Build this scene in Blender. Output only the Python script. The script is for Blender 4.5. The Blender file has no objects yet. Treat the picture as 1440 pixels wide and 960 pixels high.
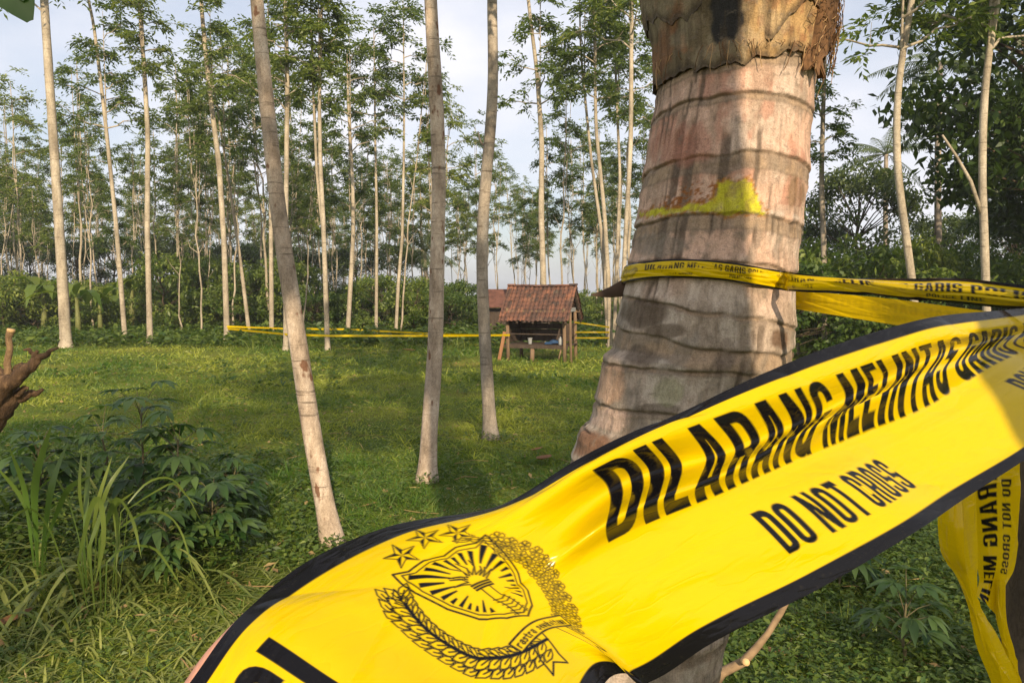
import bpy, math, random
import numpy as np
from mathutils import Vector, Matrix

sc = bpy.context.scene
col = sc.collection
R = math.radians
# ---------------------------------------------------------------- camera
H, F, HOR = 1.85, 1040.0, 412.0            # eye height, focal length and horizon row in photo pixels
PITCH = math.atan((480 - HOR) / F)
cam_d = bpy.data.cameras.new('camera'); cam = bpy.data.objects.new('camera', cam_d); col.objects.link(cam)
cam_d.sensor_width = 36.0; cam_d.lens = 36.0 * F / 1440.0
cam_d.clip_start = 0.02; cam_d.clip_end = 1500
cam.location = (0, 0, H); cam.rotation_euler = (math.pi / 2 - PITCH, 0, 0)
sc.camera = cam
# ---------------------------------------------------------------- sky and sun
SUN_AZ, SUN_EL = R(11.0), R(25.0)          # behind the camera, a little to the right
SV = Vector((math.sin(SUN_AZ) * math.cos(SUN_EL), -math.cos(SUN_AZ) * math.cos(SUN_EL), math.sin(SUN_EL)))
w = bpy.data.worlds.new('World'); sc.world = w; w.use_nodes = True
nt = w.node_tree; nt.nodes.clear()
out = nt.nodes.new('ShaderNodeOutputWorld'); bg = nt.nodes.new('ShaderNodeBackground')
sky = nt.nodes.new('ShaderNodeTexSky'); sky.sky_type = 'NISHITA'; sky.sun_disc = False
sky.sun_elevation = SUN_EL; sky.sun_rotation = math.atan2(SV.x, SV.y)
sky.dust_density = 2.5; sky.air_density = 1.0; sky.ozone_density = 1.0
tc = nt.nodes.new('ShaderNodeTexCoord'); mp = nt.nodes.new('ShaderNodeMapping')
mp.inputs['Scale'].default_value = (1.0, 1.0, 2.2)
nz = nt.nodes.new('ShaderNodeTexNoise'); nz.inputs['Scale'].default_value = 2.1; nz.inputs['Detail'].default_value = 7
nz.inputs['Roughness'].default_value = 0.5
rp = nt.nodes.new('ShaderNodeValToRGB')
rp.color_ramp.elements[0].position = 0.36; rp.color_ramp.elements[0].color = (0.34, 0.34, 0.34, 1)
rp.color_ramp.elements[1].position = 0.60; rp.color_ramp.elements[1].color = (0.97, 0.97, 0.97, 1)
mx = nt.nodes.new('ShaderNodeMix'); mx.data_type = 'RGBA'
mx.inputs[7].default_value = (6.9, 6.85, 7.3, 1)       # thin bright cloud, same units as the sky
L = nt.links.new
L(tc.outputs['Generated'], mp.inputs['Vector']); L(mp.outputs[0], nz.inputs['Vector']); L(nz.outputs['Fac'], rp.inputs[0])
L(rp.outputs[0], mx.inputs[0]); L(sky.outputs[0], mx.inputs[6]); L(mx.outputs[2], bg.inputs['Color'])
bg.inputs['Strength'].default_value = 0.108
L(bg.outputs[0], out.inputs['Surface'])
sd = bpy.data.lights.new('sun', 'SUN'); so = bpy.data.objects.new('sun', sd); col.objects.link(so)
sd.energy = 5.0; sd.angle = R(0.5); sd.color = (1.0, 0.80, 0.56)
so.rotation_euler = SV.to_track_quat('Z', 'Y').to_euler(); so.location = SV * 60
vs = sc.view_settings
vs.view_transform = 'Standard'; vs.look = 'None'; vs.gamma = 1.0; vs.exposure = 0.50; vs.use_curve_mapping = False
sc.cycles.use_denoising = True
sc.cycles.max_bounces = 7; sc.cycles.transparent_max_bounces = 8
# ---------------------------------------------------------------- helpers
cp, sp_ = math.cos(PITCH), math.sin(PITCH)
def P(px, py, d):
    """point at depth d (metres along the lens axis) on the ray of a photo pixel"""
    px, py, d = np.asarray(px, float), np.asarray(py, float), np.asarray(d, float)
    x = (px - 720) / F * d; u = -(py - 480) / F * d
    return np.stack(np.broadcast_arrays(x, d * cp + u * sp_, H - d * sp_ + u * cp), -1)
def gz(x, y):
    return 0.035 * np.sin(x * 0.9 + 1.3 * np.sin(y * 0.4)) * np.cos(y * 0.55 + 0.7) + 0.02 * np.sin(x * 2.3 + y * 1.7)
def ground(px, py):
    """where the ray of a photo pixel meets the ground"""
    v = P(px, py, 1.0) - np.array([0, 0, H]); p = np.array([0, 0, H]) + v * (-H / v[2])
    return np.array([p[0], p[1], float(gz(p[0], p[1]))])
def depth_at(py):
    """depth of the ground seen at photo row py"""
    return H / ((py - 480) / F * cp + sp_)
def vhash(i, j, k, seed):
    n = (i * 374761393 + j * 668265263 + k * 2147483647 + seed * 1274126177) & 0xffffffff
    n = ((n ^ (n >> 13)) * 1274126177) & 0xffffffff
    return ((n ^ (n >> 16)) & 0xffff) / 65535.0
def vnoise(p, seed=0):
    p = np.asarray(p, float); f0 = np.floor(p); i = f0.astype(np.int64); f = p - f0; f = f * f * (3 - 2 * f)
    r = 0
    for dx in (0, 1):
        for dy in (0, 1):
            for dz in (0, 1):
                wgt = (f[..., 0] if dx else 1 - f[..., 0]) * (f[..., 1] if dy else 1 - f[..., 1]) * (f[..., 2] if dz else 1 - f[..., 2])
                r = r + wgt * vhash(i[..., 0] + dx, i[..., 1] + dy, i[..., 2] + dz, seed)
    return r
def fbm(p, oct=4, seed=0):
    p = np.asarray(p, float); a, s, t = 1.0, 0.0, 0.0
    for o in range(oct):
        s = s + a * vnoise(p * 2 ** o + 17.3 * o, seed + o); t += a; a *= 0.5
    return s / t
def sstep(a, b, x):
    t = np.clip((x - a) / (b - a), 0, 1); return t * t * (3 - 2 * t)

def fmesh(name, verts, faces, attrs=None, colors=None, smooth=False):
    """mesh from arrays; faces is one (M,k) array or a list of them"""
    verts = np.asarray(verts, np.float32).reshape(-1, 3)
    fl = faces if isinstance(faces, list) else [faces]
    fl = [np.asarray(f, np.int32) for f in fl if len(f)]
    me = bpy.data.meshes.new(name)
    me.vertices.add(len(verts)); me.vertices.foreach_set('co', verts.ravel())
    loops = np.concatenate([f.ravel() for f in fl]); cnt = np.concatenate([np.full(len(f), f.shape[1], np.int32) for f in fl])
    me.loops.add(len(loops)); me.loops.foreach_set('vertex_index', loops)
    me.polygons.add(len(cnt)); st = np.concatenate([[0], np.cumsum(cnt)[:-1]]).astype(np.int32)
    me.polygons.foreach_set('loop_start', st)
    me.polygons.foreach_set('use_smooth', np.full(len(cnt), smooth, dtype=bool))
    for k, v in (attrs or {}).items():
        a = me.attributes.new(k, 'FLOAT', 'POINT'); a.data.foreach_set('value', np.asarray(v, np.float32).ravel())
    for k, v in (colors or {}).items():
        v = np.asarray(v, np.float32); v = np.concatenate([v, np.ones((len(v), 1), np.float32)], 1) if v.shape[1] == 3 else v
        a = me.attributes.new(k, 'FLOAT_COLOR', 'POINT'); a.data.foreach_set('color', v.ravel())
    me.update(); me.validate()
    return me
def obj(name, me, m=None, parent=None, loc=None, rot=None):
    o = bpy.data.objects.new(name, me); col.objects.link(o)
    if m is not None and me is not None and len(me.materials) == 0: me.materials.append(m)
    if parent is not None: o.parent = parent
    if loc is not None: o.location = loc
    if rot is not None: o.rotation_euler = rot
    return o
def tag(o, label=None, cat=None, group=None, kind=None):
    if label: o['label'] = label
    if cat: o['category'] = cat
    if group: o['group'] = group
    if kind: o['kind'] = kind
    return o
def empty(name, loc=(0, 0, 0), rz=0.0):
    o = bpy.data.objects.new(name, None); col.objects.link(o); o.location = loc; o.rotation_euler = (0, 0, rz)
    o.empty_display_size = 0.1
    return o
def copy_tree(o, parent=None):
    c = o.copy(); col.objects.link(c); c.parent = parent
    for ch in o.children: copy_tree(ch, c)
    return c
class Geo:
    """collects vertices, quads and tris of one mesh"""
    def __init__(s): s.v, s.q, s.t, s.a, s.n = [], [], [], [], 0
    def add(s, v, q=None, t=None, tint=0.5):
        v = np.asarray(v, float).reshape(-1, 3)
        s.v.append(v); s.a.append(np.broadcast_to(np.asarray(tint, float), (len(v),)))
        if q is not None and len(q): s.q.append(np.asarray(q) + s.n)
        if t is not None and len(t): s.t.append(np.asarray(t) + s.n)
        s.n += len(v)
    def mesh(s, name, smooth=False):
        f = []
        if s.q: f.append(np.concatenate(s.q))
        if s.t: f.append(np.concatenate(s.t))
        return fmesh(name, np.concatenate(s.v), f, {'tint': np.concatenate(s.a)}, smooth=smooth)
    def tube(s, path, rad, seg=8, tint=0.5, cap=True, wob=0.0, seed=0, wf=1.0):
        path = np.asarray(path, float); n = len(path); rad = np.broadcast_to(np.asarray(rad, float), (n,))
        tg = np.gradient(path, axis=0); tg /= np.linalg.norm(tg, axis=1, keepdims=True) + 1e-9
        m = np.abs(tg.mean(0)); ref = np.eye(3)[np.argmin(m)]
        u = np.cross(tg, ref); u /= np.linalg.norm(u, axis=1, keepdims=True) + 1e-9; vv = np.cross(tg, u)
        a = np.arange(seg) / seg * 2 * np.pi
        rr = rad[:, None] * np.ones((1, seg))
        if wob:
            pp = np.stack(np.broadcast_arrays(np.cos(a)[None] * 1.3 * wf, np.sin(a)[None] * 1.3 * wf, np.linspace(0, n * 0.45, n)[:, None] * wf), -1)
            rr = rr * (1 + wob * (fbm(pp + seed * 7.7, 3, seed) - 0.5) * 2)
        V = path[:, None] + rr[..., None] * (np.cos(a)[None, :, None] * u[:, None] + np.sin(a)[None, :, None] * vv[:, None])
        i = np.arange(n - 1)[:, None] * seg; j = np.arange(seg)[None]; j2 = (j + 1) % seg
        q = np.stack([i + j, i + j2, i + seg + j2, i + seg + j], -1).reshape(-1, 4)
        V = V.reshape(-1, 3); t = []
        if cap:
            V = np.concatenate([V, path[:1], path[-1:]]); c0 = n * seg; b = (n - 1) * seg
            t = [[c0, (k + 1) % seg, k] for k in range(seg)] + [[c0 + 1, b + k, b + (k + 1) % seg] for k in range(seg)]
        s.add(V, q, t, tint)
    def box(s, c, size, rot=None, tint=0.5):
        v = np.array([[x, y, z] for x in (-.5, .5) for y in (-.5, .5) for z in (-.5, .5)]) * np.asarray(size)
        if rot is not None: v = v @ np.asarray(rot).T
        s.add(v + np.asarray(c), [[0, 1, 3, 2], [4, 6, 7, 5], [0, 4, 5, 1], [2, 3, 7, 6], [0, 2, 6, 4], [1, 5, 7, 3]], None, tint)
    def leaves(s, c, d, nrm, Ln, Wd, droop=0.0, tint=0.5, wide=0.45):
        """one diamond-shaped leaf per row: base c, direction d, normal nrm"""
        c, d, nrm = (np.asarray(a, float).reshape(-1, 3) for a in (c, d, nrm)); n = len(c)
        d = d / (np.linalg.norm(d, axis=1, keepdims=True) + 1e-9)
        sd_ = np.cross(d, nrm); sd_ /= np.linalg.norm(sd_, axis=1, keepdims=True) + 1e-9
        Ln = np.broadcast_to(np.asarray(Ln, float), (n,))[:, None]; Wd = np.broadcast_to(np.asarray(Wd, float), (n,))[:, None]
        droop = np.broadcast_to(np.asarray(droop, float), (n,))[:, None]
        mid = c + d * Ln * wide; tip = c + d * Ln; tip = tip - np.array([0, 0, 1.0]) * droop * Ln
        V = np.stack([c, mid + sd_ * Wd / 2, tip, mid - sd_ * Wd / 2], 1).reshape(-1, 3)
        q = np.arange(n)[:, None] * 4 + np.arange(4)[None]
        s.add(V, q, None, np.repeat(np.broadcast_to(np.asarray(tint, float), (n,)), 4))
def strip(path, width, side, tint=0.5, geo=None, fold=0.0, up=(0, 0, 1)):
    """blade leaf: path (n,3), width per point, side vectors (n,3); keeled when fold > 0"""
    path = np.asarray(path, float); n = len(path); side = np.broadcast_to(np.asarray(side, float), (n, 3))
    wv = np.broadcast_to(np.asarray(width, float), (n,))[:, None]
    Lp = path - side * wv / 2 + np.asarray(up) * wv * fold; Rp = path + side * wv / 2 + np.asarray(up) * wv * fold
    V = np.stack([Lp, path, Rp], 1).reshape(-1, 3); i = np.arange(n - 1) * 3
    q = np.concatenate([np.stack([i, i + 1, i + 4, i + 3], -1), np.stack([i + 1, i + 2, i + 5, i + 4], -1)])
    geo.add(V, q, None, tint)
def rand_unit(rng, n):
    v = rng.normal(size=(n, 3)); return v / np.linalg.norm(v, axis=1, keepdims=True)
# ---------------------------------------------------------------- materials
def newmat(name):
    m = bpy.data.materials.new(name); m.use_nodes = True; t = m.node_tree; t.nodes.clear()
    o = t.nodes.new('ShaderNodeOutputMaterial'); b = t.nodes.new('ShaderNodeBsdfPrincipled')
    t.links.new(b.outputs[0], o.inputs['Surface']); return m, t, b, o
def N(t, kind, **kw):
    n = t.nodes.new('ShaderNode' + kind)
    for k, v in kw.items():
        if k in n.inputs: n.inputs[k].default_value = v
        else: setattr(n, k, v)
    return n
def mixc(t, fac, a, b, blend='MIX'):
    n = t.nodes.new('ShaderNodeMix'); n.data_type = 'RGBA'; n.blend_type = blend
    for i, x in ((0, fac), (6, a), (7, b)):
        if hasattr(x, 'is_output'): t.links.new(x, n.inputs[i])
        elif i == 0: n.inputs[0].default_value = x
        else: n.inputs[i].default_value = (*x, 1)
    return n.outputs[2]
def ramp(t, src, stops):
    n = t.nodes.new('ShaderNodeValToRGB'); e = n.color_ramp.elements
    while len(e) < len(stops): e.new(0.5)
    for k, (p, c) in enumerate(stops):
        e[k].position = p; e[k].color = (*c, 1) if len(c) == 3 else c
    t.links.new(src, n.inputs[0]); return n.outputs[0]
def noise(t, scale, detail=4, rough=0.55, stretch=None, coord='Object'):
    c = t.nodes.new('ShaderNodeTexCoord'); n = N(t, 'TexNoise', Scale=scale, Detail=detail, Roughness=rough)
    src = c.outputs[coord]
    if stretch:
        m = t.nodes.new('ShaderNodeMapping'); m.inputs['Scale'].default_value = stretch
        t.links.new(src, m.inputs['Vector']); src = m.outputs[0]
    t.links.new(src, n.inputs['Vector']); return n.outputs['Fac']
def bump(t, b, src, strength=0.4, dist=0.02):
    n = N(t, 'Bump', Strength=strength, Distance=dist); t.links.new(src, n.inputs['Height']); t.links.new(n.outputs[0], b.inputs['Normal'])
def leafmat(name, c1, c2, trans=0.35, rough=0.45, objvar=0.0, spec=0.4):
    m, t, b, o = newmat(name)
    a = N(t, 'Attribute', attribute_name='tint'); c = mixc(t, a.outputs['Fac'], c1, c2)
    if objvar:
        oi = t.nodes.new('ShaderNodeObjectInfo')
        hs = t.nodes.new('ShaderNodeHueSaturation'); mr = N(t, 'MapRange'); t.links.new(oi.outputs['Random'], mr.inputs[0])
        mr.inputs[3].default_value = 1 - objvar; mr.inputs[4].default_value = 1 + objvar
        t.links.new(mr.outputs[0], hs.inputs['Value']); t.links.new(c, hs.inputs['Color'])
        mr2 = N(t, 'MapRange'); t.links.new(oi.outputs['Random'], mr2.inputs[0])
        mr2.inputs[3].default_value = 0.515; mr2.inputs[4].default_value = 0.475; t.links.new(mr2.outputs[0], hs.inputs['Hue'])
        c = hs.outputs[0]
    t.links.new(c, b.inputs['Base Color']); b.inputs['Roughness'].default_value = rough
    b.inputs['Specular IOR Level'].default_value = spec
    tr = t.nodes.new('ShaderNodeBsdfTranslucent'); br = mixc(t, 1.0, c, (1.5, 1.6, 0.6), 'MULTIPLY'); t.links.new(br, tr.inputs[0])
    ms = N(t, 'MixShader'); ms.inputs[0].default_value = trans
    t.links.new(b.outputs[0], ms.inputs[1]); t.links.new(tr.outputs[0], ms.inputs[2]); t.links.new(ms.outputs[0], o.inputs['Surface'])
    return m
def barkmat(name, c1, c2, c3, scale=6.0, stretch=(1, 1, 0.25), bs=0.5, rings=False, spots=None):
    m, t, b, o = newmat(name)
    n1 = noise(t, scale, 5, 0.6, stretch); n2 = noise(t, scale * 4.5, 5, 0.65, (1, 1, 0.6))
    c = ramp(t, n1, [(0.32, c1), (0.5, c2), (0.68, c3)])
    c = mixc(t, 0.35, c, ramp(t, n2, [(0.35, (0.25, 0.25, 0.25)), (0.6, (1, 1, 1))]), 'MULTIPLY')
    if rings:
        n3 = noise(t, 5.0, 3, 0.6, (0.5, 0.5, 7.0))
        c = mixc(t, ramp(t, n3, [(0.60, (0, 0, 0)), (0.68, (0.75, 0.75, 0.75))]), c, (0.11, 0.085, 0.06))
    if spots:
        n4 = noise(t, 13.0, 2, 0.5, (1, 1, 0.5))
        c = mixc(t, ramp(t, n4, [(0.64, (0, 0, 0)), (0.69, (0.9, 0.9, 0.9))]), c, spots)
    n5 = noise(t, scale * 16, 4, 0.7, (1, 1, 0.8))
    c = mixc(t, 0.55, c, ramp(t, n5, [(0.36, (0.42, 0.38, 0.34)), (0.5, (0.95, 0.95, 0.95)), (0.66, (1.25, 1.25, 1.25))]), 'MULTIPLY')
    n6 = noise(t, 1.3, 3, 0.5); c = mixc(t, 0.5, c, ramp(t, n6, [(0.36, (0.5, 0.48, 0.46)), (0.62, (1.22, 1.2, 1.16))]), 'MULTIPLY')
    t.links.new(c, b.inputs['Base Color']); b.inputs['Roughness'].default_value = 0.85
    b.inputs['Specular IOR Level'].default_value = 0.2
    bump(t, b, n2, bs, 0.01); return m
def plain(name, c, rough=0.7, var=0.3, scale=8, metallic=0.0, spec=0.3, stretch=None):
    m, t, b, o = newmat(name); n = noise(t, scale, 5, 0.6, stretch)
    k = ramp(t, n, [(0.3, tuple(x * (1 - var) for x in c)), (0.7, tuple(min(1, x * (1 + var)) for x in c))])
    t.links.new(k, b.inputs['Base Color']); b.inputs['Roughness'].default_value = rough
    b.inputs['Metallic'].default_value = metallic; b.inputs['Specular IOR Level'].default_value = spec
    bump(t, b, n, 0.3, 0.01); return m
# ================================================================ SETTING
M = {}
def ground_mat():
    m, t, b, o = newmat('ground_soil_and_turf')
    n1 = noise(t, 0.35, 5, 0.6); n2 = noise(t, 3.0, 6, 0.65); n3 = noise(t, 30.0, 4, 0.6)
    c = ramp(t, n1, [(0.36, (0.06, 0.105, 0.014)), (0.52, (0.13, 0.165, 0.022)), (0.68, (0.22, 0.205, 0.038))])
    c = mixc(t, ramp(t, n2, [(0.56, (0, 0, 0)), (0.72, (0.7, 0.7, 0.7))]), c, (0.13, 0.105, 0.05))
    c = mixc(t, 0.6, c, ramp(t, n3, [(0.3, (0.35, 0.35, 0.35)), (0.65, (1.1, 1.1, 1.1))]), 'MULTIPLY')
    t.links.new(c, b.inputs['Base Color']); b.inputs['Roughness'].default_value = 0.95; b.inputs['Specular IOR Level'].default_value = 0.1
    bump(t, b, n3, 0.8, 0.04); return m
M['ground'] = ground_mat()
g = np.linspace(-1, 1, 181); xs = np.sinh(g * 5.2) / np.sinh(5.2) * 500
ys = np.sinh(np.linspace(-1, 1, 181) * 5.2) / np.sinh(5.2) * 500 + 8
X, Y = np.meshgrid(xs, ys); Z = gz(X, Y)
idx = np.arange(181 * 181).reshape(181, 181)
q = np.stack([idx[:-1, :-1], idx[:-1, 1:], idx[1:, 1:], idx[1:, :-1]], -1).reshape(-1, 4)
go = obj('ground', fmesh('ground', np.stack([X, Y, Z], -1).reshape(-1, 3), q, smooth=True), M['ground']); tag(go, kind='structure')

# ---- turf: short blades and low weeds nobody could count
M['grass'] = leafmat('grass_blade', (0.058, 0.125, 0.014), (0.26, 0.29, 0.042), 0.35, 0.5)
M['weed'] = leafmat('weed_leaf', (0.035, 0.08, 0.012), (0.15, 0.20, 0.035), 0.35, 0.45)
M['dry'] = leafmat('dry_straw', (0.20, 0.125, 0.05), (0.38, 0.29, 0.13), 0.15, 0.8)
rng = np.random.default_rng(5)
def field(n, y0, y1, p=1.0, margin=1.6):
    """n points on the ground between depths y0 and y1, within the view and a margin; density falls as 1/y**p"""
    u = rng.random(n); e = 2 - p
    y = (y0 ** e + u * (y1 ** e - y0 ** e)) ** (1 / e)
    x = (rng.random(n) * 2 - 1) * (0.72 * y + margin)
    return x, y
def patch(x, y, s=0.8, seed=3):
    return fbm(np.stack([x * s, y * s, np.zeros_like(x)], -1), 3, seed)
G = Geo()
for n, y0, y1, Ls, Ws, tilt in ((95000, 2.6, 8.0, (0.05, 0.13), (0.004, 0.009), 1.0), (95000, 7.0, 16.0, (0.06, 0.14), (0.008, 0.016), 1.1),
                                (60000, 15.0, 34.0, (0.08, 0.2), (0.016, 0.035), 1.1)):
    x, y = field(n, y0, y1, 1.15)
    keep = (patch(x, y, 0.7, 61) + rng.normal(size=n) * 0.05 > 0.385) | (rng.random(n) < 0.22); x, y = x[keep], y[keep]; n = len(x)
    k = patch(x, y, 1.1); d = rng.normal(size=(n, 3)) * tilt; d[:, 2] = 0.55 + rng.random(n)
    Ln = rng.uniform(*Ls, n) * (0.4 + 0.8 * k + 1.6 * sstep(0.55, 0.75, patch(x, y, 2.3, 17))); nr = rand_unit(rng, n)
    G.leaves(np.stack([x, y, gz(x, y) - 0.006], -1), d, nr, Ln, rng.uniform(*Ws, n), rng.uniform(0, 0.45, n), np.clip(2.5 * patch(x, y, 0.4, 11) - 0.78 + rng.normal(size=n) * 0.24, 0, 1), 0.4)
tag(obj('short_grass', G.mesh('short_grass'), M['grass']), 'short yellow-green grass covering the open field', 'grass', kind='stuff')
G = Geo()
def weeds(n, x, y, hmax, Ls, Ws, nl=7):
    n = len(x); h = rng.uniform(0.3, 1, n) * hmax
    for k in range(nl):
        a = rng.random(n) * 6.283; el = rng.uniform(-0.2, 0.7, n)
        d = np.stack([np.cos(a) * np.cos(el), np.sin(a) * np.cos(el), np.sin(el)], -1)
        base = np.stack([x, y, gz(x, y) + h * rng.uniform(0.25, 1, n)], -1) + d * 0.01
        G.leaves(base, d, np.stack([-np.sin(el) * np.cos(a), -np.sin(el) * np.sin(a), np.cos(el)], -1) + rng.normal(size=(n, 3)) * 0.3,
                 rng.uniform(*Ls, n), rng.uniform(*Ws, n), rng.uniform(0, 0.4, n), np.clip(rng.normal(0.4, 0.25, n), 0, 1), 0.5)
x, y = field(5200, 2.4, 9.5, 1.3); k = patch(x, y, 0.9, 21); s = (k > 0.53); x, y = x[s], y[s]
weeds(len(x), x, y, 0.10, (0.02, 0.05), (0.012, 0.026))
# denser small-leaved cover to the right of the palm and along its foot
x = rng.uniform(0.55, 3.6, 5200); y = rng.uniform(2.4, 6.5, 5200)
weeds(len(x), x, y, 0.16, (0.02, 0.06), (0.012, 0.03), 8)
# low bushy cover under the trees at the field's far edge
x, y = field(5200, 25, 42, 1.0, 4); weeds(len(x), x, y, 0.55, (0.16, 0.4), (0.08, 0.18), 8)
x, y = field(900, 14, 26, 1.0, 2); k = patch(x, y, 0.45, 31); s = k > 0.52; x, y = x[s], y[s]
weeds(len(x), x, y, 0.25, (0.08, 0.2), (0.03, 0.08), 7)
for bx, by in ((-1.32, 5.45), (-0.84, 7.35), (-0.27, 9.4), (-4.4, 27), (-13, 27), (-10.6, 28)):   # growth round the tree feet
    a = rng.random(46) * 6.28; r_ = 0.08 + 0.28 * rng.random(46) ** 1.3; weeds(46, bx + r_ * np.cos(a), by + r_ * np.sin(a), 0.13, (0.03, 0.07), (0.012, 0.03), 6)
x, y = field(520, 6, 20, 1.2); x = np.repeat(x, 9) + rng.normal(size=520 * 9) * 0.09; y = np.repeat(y, 9) + rng.normal(size=520 * 9) * 0.09
weeds(len(x), x, y, 0.15, (0.03, 0.09), (0.012, 0.035), 4)                    # scattered leafy clumps in the lawn
tag(obj('low_weeds', G.mesh('low_weeds'), M['weed']), 'low leafy weeds scattered through the grass', 'weeds', kind='stuff')
G = Geo()
x, y = field(5200, 2.6, 14, 1.4); k = patch(x, y, 1.5, 41); s = k > 0.5; x, y = x[s], y[s]; n = len(x)
d = rng.normal(size=(n, 3)); d[:, 2] *= 0.12
G.leaves(np.stack([x, y, gz(x, y) + rng.uniform(0.01, 0.05, n)], -1), d, rand_unit(rng, n), rng.uniform(0.05, 0.2, n), rng.uniform(0.004, 0.01, n), 0.05, rng.random(n))
x, y = field(1500, 3, 22, 1.3); n = len(x); d = rng.normal(size=(n, 3)); d[:, 2] *= 0.25; nr = rng.normal(size=(n, 3)) * 0.5; nr[:, 2] += 1
G.leaves(np.stack([x, y, gz(x, y) + rng.uniform(0.015, 0.06, n)], -1), d, nr, rng.uniform(0.04, 0.11, n), rng.uniform(0.02, 0.045, n), 0.1, rng.random(n) * 0.6)
for k in range(160):
    x_, y_ = field(1, 3, 16, 1.3); a = rng.random() * 6.28; ln = rng.uniform(.1, .45); p0 = np.array([x_[0], y_[0], float(gz(x_[0], y_[0])) + .03]); e = p0 + np.array([math.cos(a) * ln, math.sin(a) * ln, rng.uniform(-.01, .04)])
    G.tube(np.stack([p0, (p0 + e) / 2 + rng.normal(size=3) * .02, e]), rng.uniform(.002, .005), 4, rng.random() * .5, False)
tag(obj('dry_straw', G.mesh('dry_straw'), M['dry']), 'dry straw, dead leaves and twigs littering the grass', 'litter', kind='stuff')

# ================================================================ TREES
M['leaf_plant'] = leafmat('plantation_leaf', (0.055, 0.10, 0.024), (0.20, 0.25, 0.06), 0.48, 0.5, 0.25)
M['leaf_dark'] = leafmat('broadleaf_leaf', (0.02, 0.046, 0.012), (0.085, 0.13, 0.028), 0.32, 0.45, 0.2)
M['leaf_bush'] = leafmat('shrub_leaf', (0.05, 0.10, 0.02), (0.19, 0.25, 0.05), 0.42, 0.45, 0.3)
M['bark_pale'] = barkmat('pale_bark', (0.27, 0.23, 0.17), (0.40, 0.35, 0.265), (0.48, 0.43, 0.34), 5, (1, 1, 0.2), 0.4, True)
M['bark_grey'] = barkmat('grey_bark', (0.22, 0.19, 0.15), (0.34, 0.295, 0.235), (0.44, 0.39, 0.32), 7, (1, 1, 0.22), 0.6, True)
M['bark_scar'] = barkmat('scarred_bark', (0.30, 0.235, 0.17), (0.50, 0.405, 0.31), (0.62, 0.53, 0.43), 9, (1, 1, 0.35), 0.7, True, (0.16, 0.075, 0.04))
M['bark_dark'] = barkmat('dark_bark', (0.05, 0.038, 0.026), (0.10, 0.075, 0.05), (0.16, 0.12, 0.08), 8, (1, 1, 0.2), 0.7)

def spray(G, rng, c, outd, rad, np_, nl, Ll, Wl):
    """drooping compound leaf cluster at c"""
    outd = outd / (np.linalg.norm(outd) + 1e-9)
    d = rand_unit(rng, np_) * 0.95 + outd[None] * 0.75; d[:, 2] = d[:, 2] * 0.6 + 0.12; d /= np.linalg.norm(d, axis=1, keepdims=True)
    u = (np.arange(nl) + 0.6) / nl
    ln = rad * rng.uniform(0.6, 1.1, np_)
    base = c[None, None] + d[:, None] * (ln[:, None] * u[None])[..., None]; base[..., 2] -= (u[None] ** 2) * ln[:, None] * 0.38
    sdv = np.cross(d, [0, 0, 1.0]); sdv /= np.linalg.norm(sdv, axis=1, keepdims=True) + 1e-9
    sg = np.where(np.arange(nl) % 2, 1, -1)
    ld = sdv[:, None] * sg[None, :, None] * 0.8 + d[:, None] * 0.7 + rng.normal(size=(np_, nl, 3)) * 0.3
    ld[..., 2] -= 0.35
    n = np_ * nl
    nr = rng.normal(size=(n, 3)) * 0.55; nr[:, 2] += 1
    G.leaves(base.reshape(-1, 3), ld.reshape(-1, 3), nr, rng.uniform(0.7, 1.2, n) * Ll, rng.uniform(0.7, 1.2, n) * Wl, 0.15, np.clip(rng.normal(0.45, 0.28, n), 0, 1), 0.5)

def make_crown(seed, z0, z1, rad, limbs, sprays=5, rs=0.55, Ll=0.19, Wl=0.075, pin=6, nl=8, lean=None):
    """limbs and leaf sprays round a vertical axis from z0 to z1; returns (limb geo, leaf geo)"""
    rng = np.random.default_rng(seed); B, Lf = Geo(), Geo()
    for k in range(limbs):
        u = (k + rng.random()) / limbs; z = z0 + (z1 - z0) * u * 0.92
        a = k * 2.4 + rng.normal() * 0.5; ln = rad * (1.05 - 0.6 * u) * rng.uniform(0.5, 1.15)
        el = rng.uniform(0.45, 1.0)
        h = np.array([math.cos(a), math.sin(a), 0])
        s = np.linspace(0, 1, 6)[:, None]
        path = np.array([0, 0, z]) + h * ln * s + np.array([0, 0, 1.0]) * ln * math.tan(el) * 0.55 * (s - 0.35 * s ** 2)
        path[1:-1] += rng.normal(size=(4, 3)) * ln * 0.035
        B.tube(path, np.linspace(0.028, 0.007, 6) * (1.15 - 0.5 * u), 5, 0.5, False)
        for j in range(sprays):
            f = 0.42 + 0.58 * (j + rng.random() * 0.8) / sprays
            c = path[0] + (path[-1] - path[0]) * f + rng.normal(size=3) * np.array([0.16, 0.16, 0.14]) * ln
            i0 = min(4, int(f * 5)); c = c * 0.5 + 0.5 * (path[i0] + (path[i0 + 1] - path[i0]) * (f * 5 - i0)) + rng.normal(size=3) * 0.12
            B.tube(np.stack([path[i0], c]), [0.008, 0.004], 4, 0.5, False)
            spray(Lf, rng, c, c - np.array([0, 0, c[2] - 0.3]), rs * rng.uniform(0.7, 1.2), pin, nl, Ll, Wl)
    B.tube([[0, 0, z0 - 0.05], [0, 0, z1]], [0.03, 0.008], 5, 0.5, False)
    for j in range(4):
        c = np.array([0, 0, z1]) + rng.normal(size=3) * 0.25
        spray(Lf, rng, c, np.array([0, 0, 1.0]), rs, pin, nl, Ll, Wl)
    return B, Lf
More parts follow.
